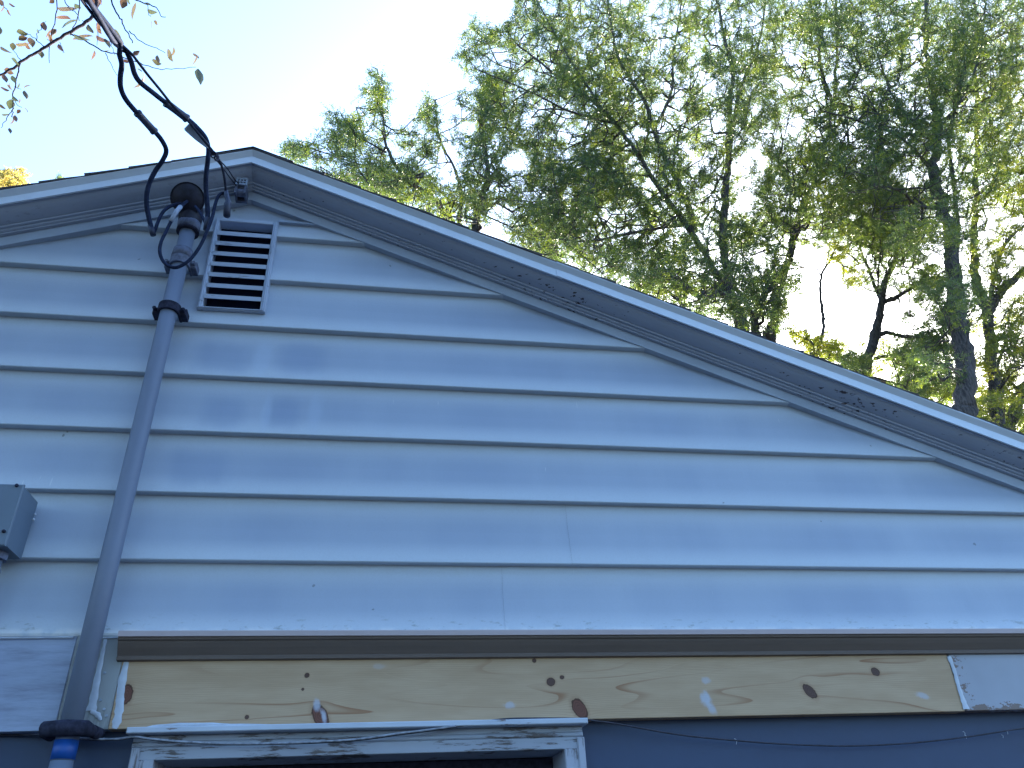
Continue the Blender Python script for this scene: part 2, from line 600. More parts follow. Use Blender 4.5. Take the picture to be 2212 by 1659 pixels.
def mat_ground():
    m = MT('lawn')
    n1 = m.noise((3, 3, 3), 1.0, 6, .6)
    c = m.mix(n1, (.020, .024, .026), (.036, .042, .046))
    m.bump(n1, .8, .03)
    return m.fin(c, .95, 0, .2)


# ------------------------------------------------------------------ setting
g = obj('ground', [(-900, -900, 0), (900, -900, 0), (900, 900, 0), (-900, 900, 0)], [(0, 1, 2, 3)], mat_ground())
g['kind'] = 'structure'

# ------------------------------------------------------------------ house
AX, SL = -0.530, 0.396          # apex x, roof slope
HW = 3.75                       # half width of the gable wall
XL, XR = AX - HW, AX + HW
house = thing('house', 'gabled house end with chalky white lap siding, dark shingle roof and bare pine board', 'house', (AX, 3.5, 0))


def rake(x, z):
    return z - SL * abs(x - AX)


# siding -----------------------------------------------------------
sb = MB()
TS = [0, .012, .04, .12, .3, .5, .7, .88, 1.0]


def yface(t):
    # lip rolled forward, slightly dished board
    return 0.026 * t + 0.0035 * math.sin(math.pi * t) + (0.0025 * (1 - t / .012) if t < .012 else 0)


def span(z, zr):
    h = (zr - z) / SL
    h = max(0.0, min(h, HW))
    return AX - h, AX + h


seams = {4: -.204, 2: -.051, 1: .577, 0: .365, 3: -1.35, 5: -1.6}
ZR = 3.766 + .014
n_course = 8
VX0, VX1, VZ0, VZ1 = -.640, -.420, 3.249, 3.660          # gable vent opening
for i in range(n_course):
    zb = Z0 + i * EXPO
    a0, b0 = span(zb, ZR)
    if b0 - a0 < .02:
        continue
    zt = min(zb + EXPO, ZR - .001)
    cuts = [(-1e9, 1e9, 0.0)]
    if i in seams:
        cuts = [(-1e9, seams[i], 0.0), (seams[i], 1e9, -.0009)]
    for (ca, cb, off) in cuts:
        rows = []
        for t in TS:
            z = zb + t * EXPO
            if z > zt:
                z = zt
                t = (z - zb) / EXPO
            a, b = span(z, ZR)
            a, b = max(a, ca), min(b, cb)
            if b <= a:
                break
            rows.append((a, b, yface(t) + off, z))
            if z == zt:
                break
        if i == 0:
            rows[0] = (rows[0][0], rows[0][1], rows[0][2], zb - .004)
        V, Fc = [], []
        a, b, y, z = rows[0]
        V += [(a, y + .0285 - off, z), (b, y + .0285 - off, z)]
        for (a, b, y, z) in rows:
            V += [(a, y, z), (b, y, z)]
        for k in range(len(rows)):
            Fc.append((2 * k, 2 * k + 1, 2 * k + 3, 2 * k + 2))
        if off:       # end of the overlapping panel
            pass
        # vent hole: skip by splitting faces around the opening
        V2, F2 = [], []
        for f in Fc:
            q = [V[j] for j in f]
            zlo, zhi = min(p[2] for p in q), max(p[2] for p in q)
            if zhi <= VZ0 + .004 or zlo >= VZ1 - .004 or q[0][0] > VX1 or q[1][0] < VX0:
                base = len(V2); V2 += q; F2.append((base, base + 1, base + 2, base + 3))
            else:
                for side in (0, 1):
                    xm = VX0 + .006 if side == 0 else VX1 - .006
                    qq = [q[0], (xm, q[0][1], q[0][2]), (xm, q[3][1], q[3][2]), q[3]] if side == 0 else [(xm, q[1][1], q[1][2]), q[1], q[2], (xm, q[2][1], q[2][2])]
                    base = len(V2); V2 += qq; F2.append((base, base + 1, base + 2, base + 3))
        sb.add(V2, F2)
# short head flashing strip right of the vent
zf = 3.668
sb.add([(VX1, -.003, zf), (AX + (ZR - zf) / SL, -.003, zf), (AX + (ZR - zf - .02) / SL, .008, zf + .02), (VX1, .008, zf + .02), (VX1, .022, zf), (AX + (ZR - zf) / SL, .022, zf)],
       [(0, 1, 2, 3), (4, 5, 1, 0)])
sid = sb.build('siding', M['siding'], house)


def rake_part(name, prof, mat, side, x_end=3.95, label=None, x_start=0.0, smooth=False):
    """prof: (y, z at apex); swept down one rake"""
    s = -1 if side == 'l' else 1
    b = MB()
    b.extrude_profile(prof, lambda y, z: (AX + s * x_start, z - SL * x_start), lambda y, z: (AX + s * x_end, z - SL * x_end))
    return b.build(name, mat, house, smooth, label)


RB = [(-.004, 3.766), (-.004, 3.806), (.045, 3.806), (.045, 3.771), (.020, 3.7665)]
CR = [(-.0045, 3.8065), (-.0165, 3.8068), (-.0170, 3.8120), (-.0215, 3.8128), (-.0250, 3.8150), (-.0262, 3.8185), (-.0250, 3.8210), (-.0345, 3.8218), (-.0358, 3.8275), (-.0335, 3.8290),
      (-.0385, 3.8300), (-.049, 3.8330), (-.060, 3.8370), (-.070, 3.8420), (-.0785, 3.8480), (-.084, 3.8545),
      (-.0865, 3.8590), (-.093, 3.8590), (-.093, 3.885), (.04, 3.885), (.04, 3.8065)]
DE = [(-.104, 3.857), (-.1025, 3.888), (-.1015, 3.8905), (-.1165, 3.9085), (-.1165, 3.912), (.0, 3.912), (.0, 3.8855), (-.098, 3.8855), (-.0935, 3.880), (-.0935, 3.861), (-.098, 3.8565)]
for s in 'lr':
    rake_part('rake_board', RB, M['trim'], s)
    rake_part('crown_moulding', CR, M['rakecrown'], s, label='grey rake crown with flaked dark paint scars' if s == 'r' else None)
XS = P(1213, 580, -.104)[0] - AX          # lap joint in the right drip edge
rake_part('drip_edge', DE, M['drip'], 'l')
rake_part('drip_edge', DE, M['drip'], 'r', x_end=XS)
rake_part('drip_edge', [(y - .002 if y < -.01 else y, z + .001) for y, z in DE], M['drip'], 'r', x_start=XS - .02)

# roof: deck under shingle courses with a butt step
for s in (-1, 1):
    dk = MB()
    prof = [(-.09, 3.886), (-.09, 3.908), (7.3, 3.908), (7.3, 3.886)]
    dk.extrude_profile(prof, lambda y, z: (AX, z), lambda y, z: (AX + s * 4.0, z - SL * 4.0))
    dko = dk.build('roof_deck', M['trim'], house)
    sh = MB()
    ca, sa = 1 / math.sqrt(1 + SL * SL), SL / math.sqrt(1 + SL * SL)
    rr = random.Random(5 + s)
    d = 0.0
    dmax = 4.03 / ca
    base = 3.9125
    k = 0
    while d < dmax:
        d2 = min(d + .143, dmax)
        y0 = -.118 - rr.random() * .003
        # sloping top: thin at upslope end, thick at butt
        def pt(dd, h, y):
            return (AX + s * (dd * ca + h * sa), y, base - dd * sa + h * ca)
        t1, t2 = .003, .0085 + rr.random() * .003
        da = d - (.0 if k == 0 else .0)
        nseg = 4
        V = []
        for j in range(nseg + 1):
            dd = da + (d2 - da) * j / nseg
            hh = t1 + (t2 - t1) * j / nseg
            jit = (rr.random() - .5) * .0016
            yy = y0 + (rr.random() - .5) * .002
            V += [pt(dd, 0, yy), pt(dd, hh + jit, yy), pt(dd, hh + jit, 7.35), pt(dd, 0, 7.35)]
        Fc = []
        for j in range(nseg):
            for q in range(4):
                Fc.append((4 * j + q, 4 * j + (q + 1) % 4, 4 * j + 4 + (q + 1) % 4, 4 * j + 4 + q))
        Fc += [(0, 1, 2, 3), (4 * nseg + 3, 4 * nseg + 2, 4 * nseg + 1, 4 * nseg)]
        sh.add(V, Fc)
        d = d2
        k += 1
    sh.build('roof_shingles', M['shingle'], house)
rc = MB()
rc.extrude_profile([(-.120, 0), (7.36, 0)], lambda y, z: (AX - .15, 3.9205 - SL * .15 + .004), lambda y, z: (AX, 3.9245), closed=False)
rc.extrude_profile([(-.120, 0), (7.36, 0)], lambda y, z: (AX, 3.9245), lambda y, z: (AX + .15, 3.9205 - SL * .15 + .004), closed=False)
rc.build('ridge_cap', M['shingle'], house)

# lower cornice, boards, wall ---------------------------------------------
XPL, XPR = P(258, 1460, 0)[0], 1.728            # pine board ends
cz = Z0
prof = [(-.043, cz - .0165), (-.0445, cz - .004), (-.043, cz - .002), (.02, cz - .002), (.02, cz - .012), (-.037, cz - .0165)]
prof2 = [(-.0365, cz - .0168), (.018, cz - .0125), (.018, cz - .070), (-.0045, cz - .070), (-.0125, cz - .068), (-.0135, cz - .061),
         (-.0115, cz - .058), (-.0165, cz - .050), (-.023, cz - .040), (-.028, cz - .031), (-.0305, cz - .025), (-.0335, cz - .0245), (-.036, cz - .022)]
b = MB(); b.extrude_profile(prof, lambda y, z: (-.650, z), lambda y, z: (XR, z))
b.build('cornice_lip', M['lip'], house)
b = MB(); b.extrude_profile(prof2[::-1], lambda y, z: (-.650, z), lambda y, z: (XR, z))
b.build('cornice_moulding', M['cornice'], house)
ZB = 1.945
b = MB(); b.bevbox(XPL, XPR, 0.0, .04, ZB, cz - .068, .0012)
b.build('pine_board', M['pine'], house)
b = MB(); b.bevbox(XPR + .004, XR, -.002, .04, ZB + .001, cz - .068, .0012)
b.build('painted_board', M['offwhite'], house)
b = MB()
zc = cz - .002
for (za, zb2, dy) in ((ZB, zc, .004),):
    b.bevbox(XL, -.762, dy, .04, za, zb2, .0012)
b.build('weathered_board', M['weathered'], house)
b = MB(); b.bevbox(-.760, XPL - .001, .001, .04, ZB, zc, .001)
b.build('metal_patch', M['flash'], house)
# nail heads on the metal patch
b = MB()
for (px, py) in [(226, 1453), (217, 1512), (225, 1532), (230, 1546)]:
    p = P(px, py, 0)
    b = MB()
    b.tube([p + np.array([0, .004, 0]), p + np.array([0, -.002, 0])], .0032, 10)
    b.build('nail_head', M['galv'], house)


def ribbon(mb, pts, widths, y, thick=.0018, n=6):
    """smeared bead lying on the wall; pts are px,py"""
    w = [P(px, py, y) for px, py in pts]
    w = catmull(w, 5)
    ws = np.interp(np.linspace(0, 1, len(w)), np.linspace(0, 1, len(widths)), widths)
    base = len(mb.v)
    for i, p in enumerate(w):
        t = w[min(i + 1, len(w) - 1)] - w[max(i - 1, 0)]
        t = t / (np.linalg.norm(t) + 1e-9)
        nrm = np.array([-t[2], 0, t[0]])
        wd = ws[i] * (1 + .25 * math.sin(i * 1.7) * random.random())
        for k in range(n + 1):
            u = -1 + 2 * k / n
            mb.v.append(tuple(p + nrm * u * wd * .5 + np.array([0, -thick * (1 - u * u), 0])))
    for i in range(len(w) - 1):
        for k in range(n):
            a = base + i * (n + 1) + k
            mb.f.append((a, a + 1, a + n + 2, a + n + 1))


b = MB()
ribbon(b, [(273, 1430), (264, 1470), (260, 1500), (258, 1530), (252, 1560), (247, 1574)], [.012, .020, .018, .02, .02, .012], -.0005)
b.build('caulk_bead', M['caulk'], house, True)
b = MB()
ribbon(b, [(2050, 1418), (2062, 1450), (2070, 1480), (2080, 1510), (2088, 1532)], [.014, .012, .013, .015, .020], -.0025)
b.build('caulk_bead', M['caulk'], house, True)
b = MB()
ribbon(b, [(228, 1380), (222, 1410), (213, 1450), (204, 1500), (197, 1535)], [.008, .010, .014, .018, .022], -.0005)
b.build('caulk_bead', M['caulk'], house, True)
b = MB()
ribbon(b, [(197, 1535), (212, 1545), (218, 1556)], [.010, .012, .006], -.001)
b.build('caulk_bead', M['caulk'], house, True)
b = MB()
ribbon(b, [(292, 1578), (340, 1569), (420, 1565), (520, 1566), (640, 1566), (760, 1562)], [.004, .008, .009, .006, .004, .002], -.001, .0015)
b.build('caulk_bead', M['caulk'], house, True)
for (xa, xb) in ((0, 160), (215, 262)):
    b = MB()
    ribbon(b, [(xa, 1379), ((xa + xb) / 2, 1378), (xb, 1377)], [.006, .005, .006], -.001, .004)
    b.build('paint_bead', M['caulk'], house, True)

# lower wall with window hole
WX0, WX1, WZ0, WZ1 = -.575, .569, .95, 1.940
b = MB()
YW = .046
for (x0, x1, z0, z1) in ((XL, WX0, 0, Z0 - .01), (WX1, XR, 0, Z0 - .01), (WX0, WX1, 0, WZ0), (WX0, WX1, WZ1, Z0 - .01)):
    b.box(x0, x1, YW, YW + .11, z0, z1)
b.build('lower_wall', M['blue'], house)
for xs_ in (XL, XR - .12):
    b = MB()
    b.box(xs_, xs_ + .12, YW + .11, 7.0, 0, 2.36)
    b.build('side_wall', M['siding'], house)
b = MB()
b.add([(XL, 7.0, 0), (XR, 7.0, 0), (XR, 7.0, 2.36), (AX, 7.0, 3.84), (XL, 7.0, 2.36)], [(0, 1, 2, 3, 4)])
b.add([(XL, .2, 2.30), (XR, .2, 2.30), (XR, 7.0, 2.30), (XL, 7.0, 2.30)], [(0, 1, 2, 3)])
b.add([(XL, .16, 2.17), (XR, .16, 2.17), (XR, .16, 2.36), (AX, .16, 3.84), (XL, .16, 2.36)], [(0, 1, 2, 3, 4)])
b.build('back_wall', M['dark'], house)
# speck of scraped paint on blue wall
b = MB()
for (px, py, r) in [(1449, 1676, .006), (1588, 1602, .005), (2082, 1585, .004), (2086, 1592, .003), (2165, 1591, .003), (2175, 1583, .003)]:
    p = P(px, min(py, 1700), YW - .0006)
    pts = [p + np.array([r * math.cos(a) * (1 + .3 * math.sin(3 * a)), 0, r * 1.5 * math.sin(a)]) for a in np.linspace(-1.2, 1.9, 7)]
    b = MB()
    b.tube(pts, .0008, 5)
    b.build('paint_chip', M['caulk'], house)

# window ------------------------------------------------------------
win = bpy.data.objects.new('window', None)
COL.objects.link(win)
win.parent = house
win.location = Vector((0, 0, WZ0)) - Vector(house.location)
b = MB()
b.bevbox(WX0 - .008, WX1 + .002, -.042, YW, 1.9285, 1.9425, .002)
b.build('window_cap', M['cap'], win)
b = MB()
# head casing with two stepped beads
b.bevbox(WX0 + .002, WX1 - .006, -.004, YW, 1.9125, 1.928, .002)
b.bevbox(WX0 + .002, WX1 - .006, -.009, YW, 1.9015, 1.912, .003)
b.bevbox(WX0 + .004, WX1 - .010, -.006, YW + .15, 1.872, 1.901, .0015)
b.build('head_casing', M['casing'], win)
for (xa, xb) in ((WX0 + .004, -.516), (.510, WX1 - .004)):
    b = MB()
    b.bevbox(xa, xb, -.0075, YW + .15, WZ0, 1.873, .0025)
    inn = xb - .006 if xa < 0 else xa
    xo = xa if xa < 0 else xb - .020
    b.bevbox(xo, xo + .020, -.0125, .0, WZ0, 1.9, .003)
    b.build('side_casing', M['jamb'], win)
b = MB()
b.box(-.516, -.470, .150, .185, 1.0, 1.869)
b.box(.464, .510, .150, .185, 1.0, 1.869)
b.box(-.470, .464, .150, .185, 1.815, 1.869)
b.box(-.470, .464, .150, .185, 1.0, 1.05)
b.box(-.470, .464, .153, .180, 1.40, 1.44)
b.build('sash', M['strap'], win)
b = MB(); b.box(-.470, .464, .165, .171, 1.05, 1.815)
b.build('glass', M['glass'], win)
b = MB(); b.bevbox(WX0 - .02, WX1 + .02, -.04, YW + .1, WZ0 - .04, WZ0, .003)
b.build('sill', M['casing'], win)

# gable vent --------------------------------------------------------
vent = bpy.data.objects.new('gable_vent', None)
COL.objects.link(vent)
vent.parent = house
vent['label'] = 'louvred white metal attic vent'
vent.location = Vector((VX0, 0, VZ0)) - Vector(house.location)
b = MB()
fw = .017
b.bevbox(VX0, VX0 + fw, -.007, .045, VZ0, VZ1, .002)
b.bevbox(VX1 - fw, VX1, -.007, .045, VZ0, VZ1, .002)
b.bevbox(VX0 + fw, VX1 - fw, -.005, .045, VZ0, VZ0 + .011, .002)
b.bevbox(VX0 + fw, VX1 - fw, -.011, .045, VZ1 - .016, VZ1, .002)
b.bevbox(VX0 + .006, VX0 + .009, -.012, .0, VZ0 + .002, VZ1 - .002, .0008)
b.bevbox(VX1 - .009, VX1 - .006, -.012, .0, VZ0 + .002, VZ1 - .002, .0008)
b.bevbox(VX0 + .009, VX1 - .009, -.010, .0, VZ0 + .0025, VZ0 + .0050, .0008)
b.build('vent_frame', M['ventm'], vent)
b = MB()
x0, x1 = VX0 + fw, VX1 - fw
npz = 8
zz0, zz1 = VZ0 + .011, VZ1 - .016
pitch = (zz1 - zz0) / npz
for k in range(1, npz):
    z = zz0 + k * pitch
    h = .0165
    # lip, then blade running up and back
    b.add([(x0, -.008, z - h), (x1, -.008, z - h), (x1, -.0095, z), (x0, -.0095, z), (x0, .030, z + .020), (x1, .030, z + .020),
           (x1, .030, z + .0185), (x0, .030, z + .0185), (x1, -.006, z - .0015), (x0, -.006, z - .0015), (x1, -.006, z - h), (x0, -.006, z - h)],
          [(0, 1, 2, 3), (3, 2, 5, 4), (4, 5, 6, 7), (7, 6, 8, 9), (9, 8, 10, 11), (11, 10, 1, 0)])
b.build('louvres', M['ventm'], vent)
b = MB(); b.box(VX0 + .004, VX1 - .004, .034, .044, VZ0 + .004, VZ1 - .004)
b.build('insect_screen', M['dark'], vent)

# ------------------------------------------------------------------ service mast
MX, MY, MR = -.711, -.045, .0255
mast = thing('service_mast', 'grey painted electrical conduit mast with black weatherhead beside the attic vent', 'conduit mast', (MX, MY, 0))
b = MB()
ZT = 3.565
b.tube([(MX, MY, z) for z in (.6, 1.0, 1.87)], MR * 1.0, 24)
b.tube([(MX, MY, z) for z in (1.8701, 2.4, 3.0, ZT)], MR, 24)
b.build('conduit', M['conduit'], mast, True)
b = MB(); b.tube([(MX, MY, 1.873), (MX, MY, 1.915)], MR + .0012, 24)
b.build('blue_tape', M['tape_blue'], mast, True)


def strap(zc, h, mat, thick=.009, rr=MR, ear=.030, halfcover=True, name='pipe_strap'):
    """saddle strap arching over the pipe with two bolted ears against the wall"""
    b = MB()
    n = 16
    ro, ri = rr + thick, rr + .0008
    back = 0.002
    V = []
    ring = []
    for k in range(n + 1):
        a = math.pi + math.pi * k / n
        ring.append((math.cos(a), math.sin(a)))
    prof = [(ri * c, MY + ri * s, ) for c, s in ring]
    profo = [(ro * c, MY + ro * s) for c, s in ring]
    prof = [(-ri, back)] + prof + [(ri, back)]
    profo = [(-ro, back)] + profo + [(ro, back)]
    m = len(prof)
    for z in (zc - h / 2, zc + h / 2):
        for q in prof:
            V.append((MX + q[0], q[1], z))
        for q in profo:
            V.append((MX + q[0], q[1], z))
    Fc = []
    for k in range(m - 1):
        a, c = k, k + 1
        Fc.append((m + a, m + c, 3 * m + c, 3 * m + a))
        Fc.append((a, 2 * m + a, 2 * m + c, c))
        Fc.append((a, c, m + c, m + a))
        Fc.append((2 * m + a, 3 * m + a, 3 * m + c, 2 * m + c))
    b.add(V, Fc)
    for s in (-1, 1):
        xa, xb = MX + s * (ro - .004), MX + s * (ro + ear * .6)
        b.bevbox(min(xa, xb), max(xa, xb), MY + .004, back, zc - h * .42, zc + h * .42, .004)
        xm = (xa + xb) / 2
        b.tube([(xm + s * .003, MY + .006, zc), (xm + s * .003, MY - .010, zc)], .0065, 6)
    return b


strap(3.205, .030, None).build('pipe_strap', M['strap'], mast)
bb = strap(3.405, .034, None, .008)
bb.build('pipe_strap', M['strap2'], mast)
b = MB(); b.tube([(MX, MY, 3.425), (MX, MY, 3.46)], [MR + .008, MR + .006], 20)
b.build('coupling', M['strap2'], mast, True)
# bottom strap, lumpy with paint
b = MB()
b.tube([(MX - .052, -.052, 1.935), (MX - .046, -.072, 1.937), (MX, -.079, 1.938), (MX + .046, -.072, 1.937), (MX + .054, -.052, 1.933)], [.013, .018, .019, .018, .013], 12)
b.tube([(MX - .052, -.05, 1.934), (MX - .054, .0, 1.934)], .014, 10)
b.tube([(MX + .054, -.05, 1.934), (MX + .056, .0, 1.934)], .014, 10)
b.build('pipe_strap', M['strap'], mast, True, 'black strap at the bottom of the mast')

# weatherhead
HC = np.array([MX - .006, -.108, 3.645])
nr = CAM - HC
nr = nr / np.linalg.norm(nr)
nr = np.array([.05, -.80, -.60]); nr /= np.linalg.norm(nr)
u = np.cross(nr, [0, 0, 1.0]); u /= np.linalg.norm(u)
v = np.cross(nr, u)
b = MB()
n = 28
R = .057
rings = []
for (r, off) in [(.0, .0035), (R * .86, .0030), (R * .90, -.001), (R * .97, -.001), (R, .002), (R * 1.0, -.006), (R * .96, -.018), (R * .86, -.034), (R * .68, -.048), (R * .4, -.057), (.002, -.061)]:
    ring = []
    for k in range(n):
        a = 2 * math.pi * k / n
        ring.append(HC + nr * off + r * (math.cos(a) * u + math.sin(a) * v))
    rings.append(ring)
V = [tuple(p) for r_ in rings for p in r_]
Fc = []
for i in range(len(rings) - 1):
    for k in range(n):
        k2 = (k + 1) % n
        Fc.append((i * n + k, i * n + k2, (i + 1) * n + k2, (i + 1) * n + k))
b.add(V, Fc)
b.tube([(MX, MY, 3.552), (MX, MY, 3.562), (MX, MY - .001, 3.585), (MX - .001, MY - .003, 3.615), (MX - .003, MY - .006, 3.64), (MX - .004, MY - .010, 3.662)], [.034, .036, .0375, .040, .042, .038], 24)
whead = b.build('weatherhead', M['head'], mast, True)
b = MB()
b.tube([(MX, MY, 3.543), (MX, MY, 3.553)], [.0375, .0375], 24)
b.build('collar', M['strap'], whead, True)
b = MB()
b.tube([(MX, MY, 3.5535), (MX, MY, 3.585)], [.0362, .0385], 24)
b.build('neck', M['strap2'], whead, True)

# ------------------------------------------------------------------ service drop
drop = thing('service_drop', 'black electrical service cable coming down from the top left to the weatherhead', 'power cable', tuple(P(455, 330, -.2)))


def cable(pts, rad, m=6, n=10):
    """pts: (px, py, y)"""
    b = MB()
    w = catmull([P(*p) for p in pts], m)
    b.tube(w, rad, n)
    return b


RC = .0078
# common approach from overhead (three strands twisted)
ap = [(60, -260, -1.15), (118, -120, -.98), (172, -20, -.85), (200, 20, -.78), (232, 64, -.70), (262, 100, -.62)]
w0_, w1_ = P(*ap[0]), P(*ap[1])
dd_ = w0_ - w1_
dd_ /= np.linalg.norm(dd_)
dd_ = dd_ * np.array([1, 1, 0]) + np.array([-.25, -.85, .10])      # the drop runs on overhead towards the street
w = catmull([w0_ + dd_ * L_ + np.array([0, 0, .012 * L_ * L_]) for L_ in (14, 12, 10, 8, 6, 4.5, 3, 2, 1.2, .5)] + [P(*p) for p in ap], 14)


def strand(phase, rr, tw=1.6):
    out = []
    L = 0
    for i, p in enumerate(w):
        if i:
            L += np.linalg.norm(w[i] - w[i - 1])
        a = phase + L * 2 * math.pi * tw
        t = w[min(i + 1, len(w) - 1)] - w[max(0, i - 1)]
        t = t / np.linalg.norm(t)
        e1 = np.cross(t, [0, 0, 1.0]); e1 /= np.linalg.norm(e1)
        e2 = np.cross(t, e1)
        out.append(p + rr * (math.cos(a) * e1 + math.sin(a) * e2))
    return out


A = [(258, 118, -.60), (263, 140, -.58), (260, 165, -.55), (261, 190, -.52), (272, 215, -.48), (297, 245, -.43), (333, 283, -.36), (350, 304, -.32), (359, 325, -.28),
     (352, 345, -.26), (335, 370, -.23), (323, 395, -.21), (317, 420, -.19), (317, 445, -.17), (322, 472, -.15), (327, 492, -.14), (331, 505, -.135)]
B = [(274, 112, -.60), (284, 135, -.58), (291, 160, -.56), (303, 178, -.54), (330, 200, -.50), (358, 222, -.46), (405, 257, -.40), (428, 278, -.36), (444, 298, -.33), (450, 320, -.30),
     (449, 345, -.28), (445, 380, -.25), (445, 410, -.22), (448, 445, -.19), (448, 475, -.17), (445, 495, -.16)]
# conductor one
b = MB()
b.tube(strand(2.2, .0085)[:-4] + catmull([P(*p) for p in A], 6), RC, 10)
b.build('conductor', M['cable'], drop, True)
b = cable([(329, 505, -.135), (334, 499, -.13), (341, 480, -.125), (350, 461, -.12), (362, 449, -.115), (378, 442, -.112), (392, 440, -.108)], .0058)
b.build('conductor_tail', M['cable'], drop, True)
b = MB()
b.tube([P(325, 487, -.140), P(331, 508, -.134)], .0092, 10)
b.build('end_boot', M['sleeve'], drop, True)
# conductor two
b = MB()
b.tube(strand(4.3, .0085)[:-4] + catmull([P(*p) for p in B], 6), RC, 10)
b.build('conductor', M['cable'], drop, True)
b = cable([(446, 495, -.16), (446, 488, -.155), (438, 470, -.14), (430, 456, -.125), (422, 446, -.112)], .0050)
b.build('conductor_tail', M['cable'], drop, True)
b = MB()
b.tube([P(448, 470, -.173), P(444.5, 497, -.158)], .0088, 10)
b.build('end_boot', M['sleeve'], drop, True)


def sleeve(a, c, r=.0125):
    b = MB()
    a, c = P(*a), P(*c)
    L = [0, .03, .035, .10, .14, .5, .86, .90, .965, .97, 1]
    rr = [.7, .9, 1.08, 1.08, .96, .92, .96, 1.08, 1.08, .9, .7]
    b.tube([a + (c - a) * t for t in L], [r * q for q in rr], 14)
    return b.build('splice_sleeve', M['sleeve'], drop, True)


sleeve((295, 242, -.435), (335, 286, -.355))
sleeve((356, 220, -.462), (406, 258, -.398), .0135)
# messenger / neutral
b = MB()
nb = [(286, 118, -.60), (318, 160, -.56), (345, 193, -.52), (373, 228, -.47), (405, 260, -.42), (420, 278, -.40), (438, 300, -.37), (456, 322, -.34), (468, 338, -.30), (478, 356, -.26),
      (484, 380, -.23), (487, 403, -.20), (488, 420, -.18)]
b.tube(strand(.1, .0085)[:-4] + catmull([P(*p) for p in nb], 6), .0042, 8)
b.build('neutral_wire', M['bare'], drop, True)
b = cable([(490, 424, -.18), (486, 418, -.18), (478, 418, -.18), (470, 427, -.18), (464, 445, -.18), (458, 470, -.18), (447, 500, -.18), (432, 532, -.17), (413, 558, -.16), (395, 572, -.155),
           (378, 578, -.15), (360, 572, -.15), (349, 558, -.15), (345, 540, -.15), (349, 520, -.15), (358, 502, -.145), (366, 485, -.14), (378, 462, -.13), (393, 444, -.12), (404, 435, -.105)], .0056)
b.build('neutral_loop', M['cable'], drop, True)
b = MB()
b.tube([P(369, 478, -.1415), P(381, 457, -.132), P(390, 446.5, -.1235)], .0078, 12)
b.build('white_tape', M['tape_white'], drop, True)
b = MB()
b.tube([P(488, 412, -.186), P(490, 424, -.184), P(492, 433, -.183), P(493, 438, -.182), P(491, 442, -.182), P(490, 466, -.181)], [.006, .009, .008, .011, .0115, .0115], 12)
b.build('end_boot', M['sleeve'], drop, True)
# wedge clamp
a, c = P(403, 273, -.40), P(451, 318, -.335)
t = c - a
Ln = np.linalg.norm(t); t = t / Ln
side = np.cross(t, [0.1, -.8, -.6]); side /= np.linalg.norm(side)
dep = np.cross(side, t)
b = MB()
V = []
for (s_, w0, h0) in [(0, .010, .006), (.06, .0135, .009), (.5, .0125, .0085), (.92, .008, .006), (1.0, .004, .004)]:
    for (i_, j_) in ((-1, -1), (1, -1), (1, 1), (-1, 1)):
        V.append(a + t * Ln * s_ + side * i_ * w0 + dep * j_ * h0)
Fc = []
for i in range(4):
    for k in range(4):
        Fc.append((4 * i + k, 4 * i + (k + 1) % 4, 4 * i + 4 + (k + 1) % 4, 4 * i + 4 + k))
Fc += [(0, 3, 2, 1), (16, 17, 18, 19)]
b.add(V, Fc)
wc = b.build('wedge_clamp', M['galv'], drop)
b = MB()
ring = [P(461 + 5.5 * math.cos(a_), 334 + 7 * math.sin(a_), -.32 + .008 * math.sin(a_)) for a_ in np.linspace(0, 2 * math.pi, 13)]
b.tube(ring, .0022, 6)
ring = [P(468 + 4.5 * math.cos(a_), 341 + 6 * math.sin(a_), -.30 + .012 * math.cos(a_)) for a_ in np.linspace(0, 2 * math.pi, 13)]
b.tube(ring, .0026, 6)
b.tube([P(440, 310, -.345), P(463, 336, -.315)], .0020, 6)
b.build('clevis', M['bare'], drop, True)
b = cable([(468, 342, -.30), (480, 352, -.25), (494, 368, -.19), (505, 385, -.12), (516, 397, -.055)], .0022, 4, 6)
b2 = cable([(466, 344, -.30), (476, 356, -.25), (488, 372, -.19), (500, 388, -.12), (511, 401, -.055)], .0022, 4, 6)
b.add(b2.v, b2.f)
b.build('bail_wire', M['bare'], drop, True)

# ------------------------------------------------------------------ bracket under the ridge
br = thing('wire_bracket', 'small grey plastic wire bracket with six slots under the ridge', 'bracket', tuple(P(527, 412, -.03)))
b = MB()
bx0, bx1 = P(510, 410, -.035)[0], P(535, 410, -.035)[0]
bz1, bz0 = P(520, 394, -.035)[2], P(520, 409, -.035)[2]
# face plate with six slots
cols = np.linspace(bx0, bx1, 8)
xs = [bx0, bx0 + .006]
sw = (bx1 - bx0 - .012 - .006) / 3
xx = []
x = bx0 + .006
for k in range(3):
    xx.append((x, x + sw)); x += sw + .003
zs = [bz0 + (bz1 - bz0) * q for q in (0, .22, .42, .52, .74, 1)]
b.box(bx0, bx0 + .006, -.060, -.045, bz0, bz1)
b.box(bx1 - .006, bx1, -.060, -.045, bz0, bz1)
for (xa, xb2) in xx:
    for (za, zb2) in ((zs[0], zs[1]), (zs[2], zs[3]), (zs[4], zs[5])):
        b.box(xa, xb2, -.060, -.045, za, zb2)
for k in range(2):
    b.box(xx[k][1], xx[k + 1][0], -.060, -.045, bz0, bz1)
b.build('slotted_plate', M['galv'], br)
b = MB()
bz2 = P(530, 433, -.02)[2]
b.box(bx0, bx0 + .007, -.058, -.004, bz2, bz0)
b.box(bx1 - .007, bx1, -.058, -.004, bz2, bz0)
b.box(bx0 + .007, bx1 - .007, -.014, -.004, bz2, bz1)
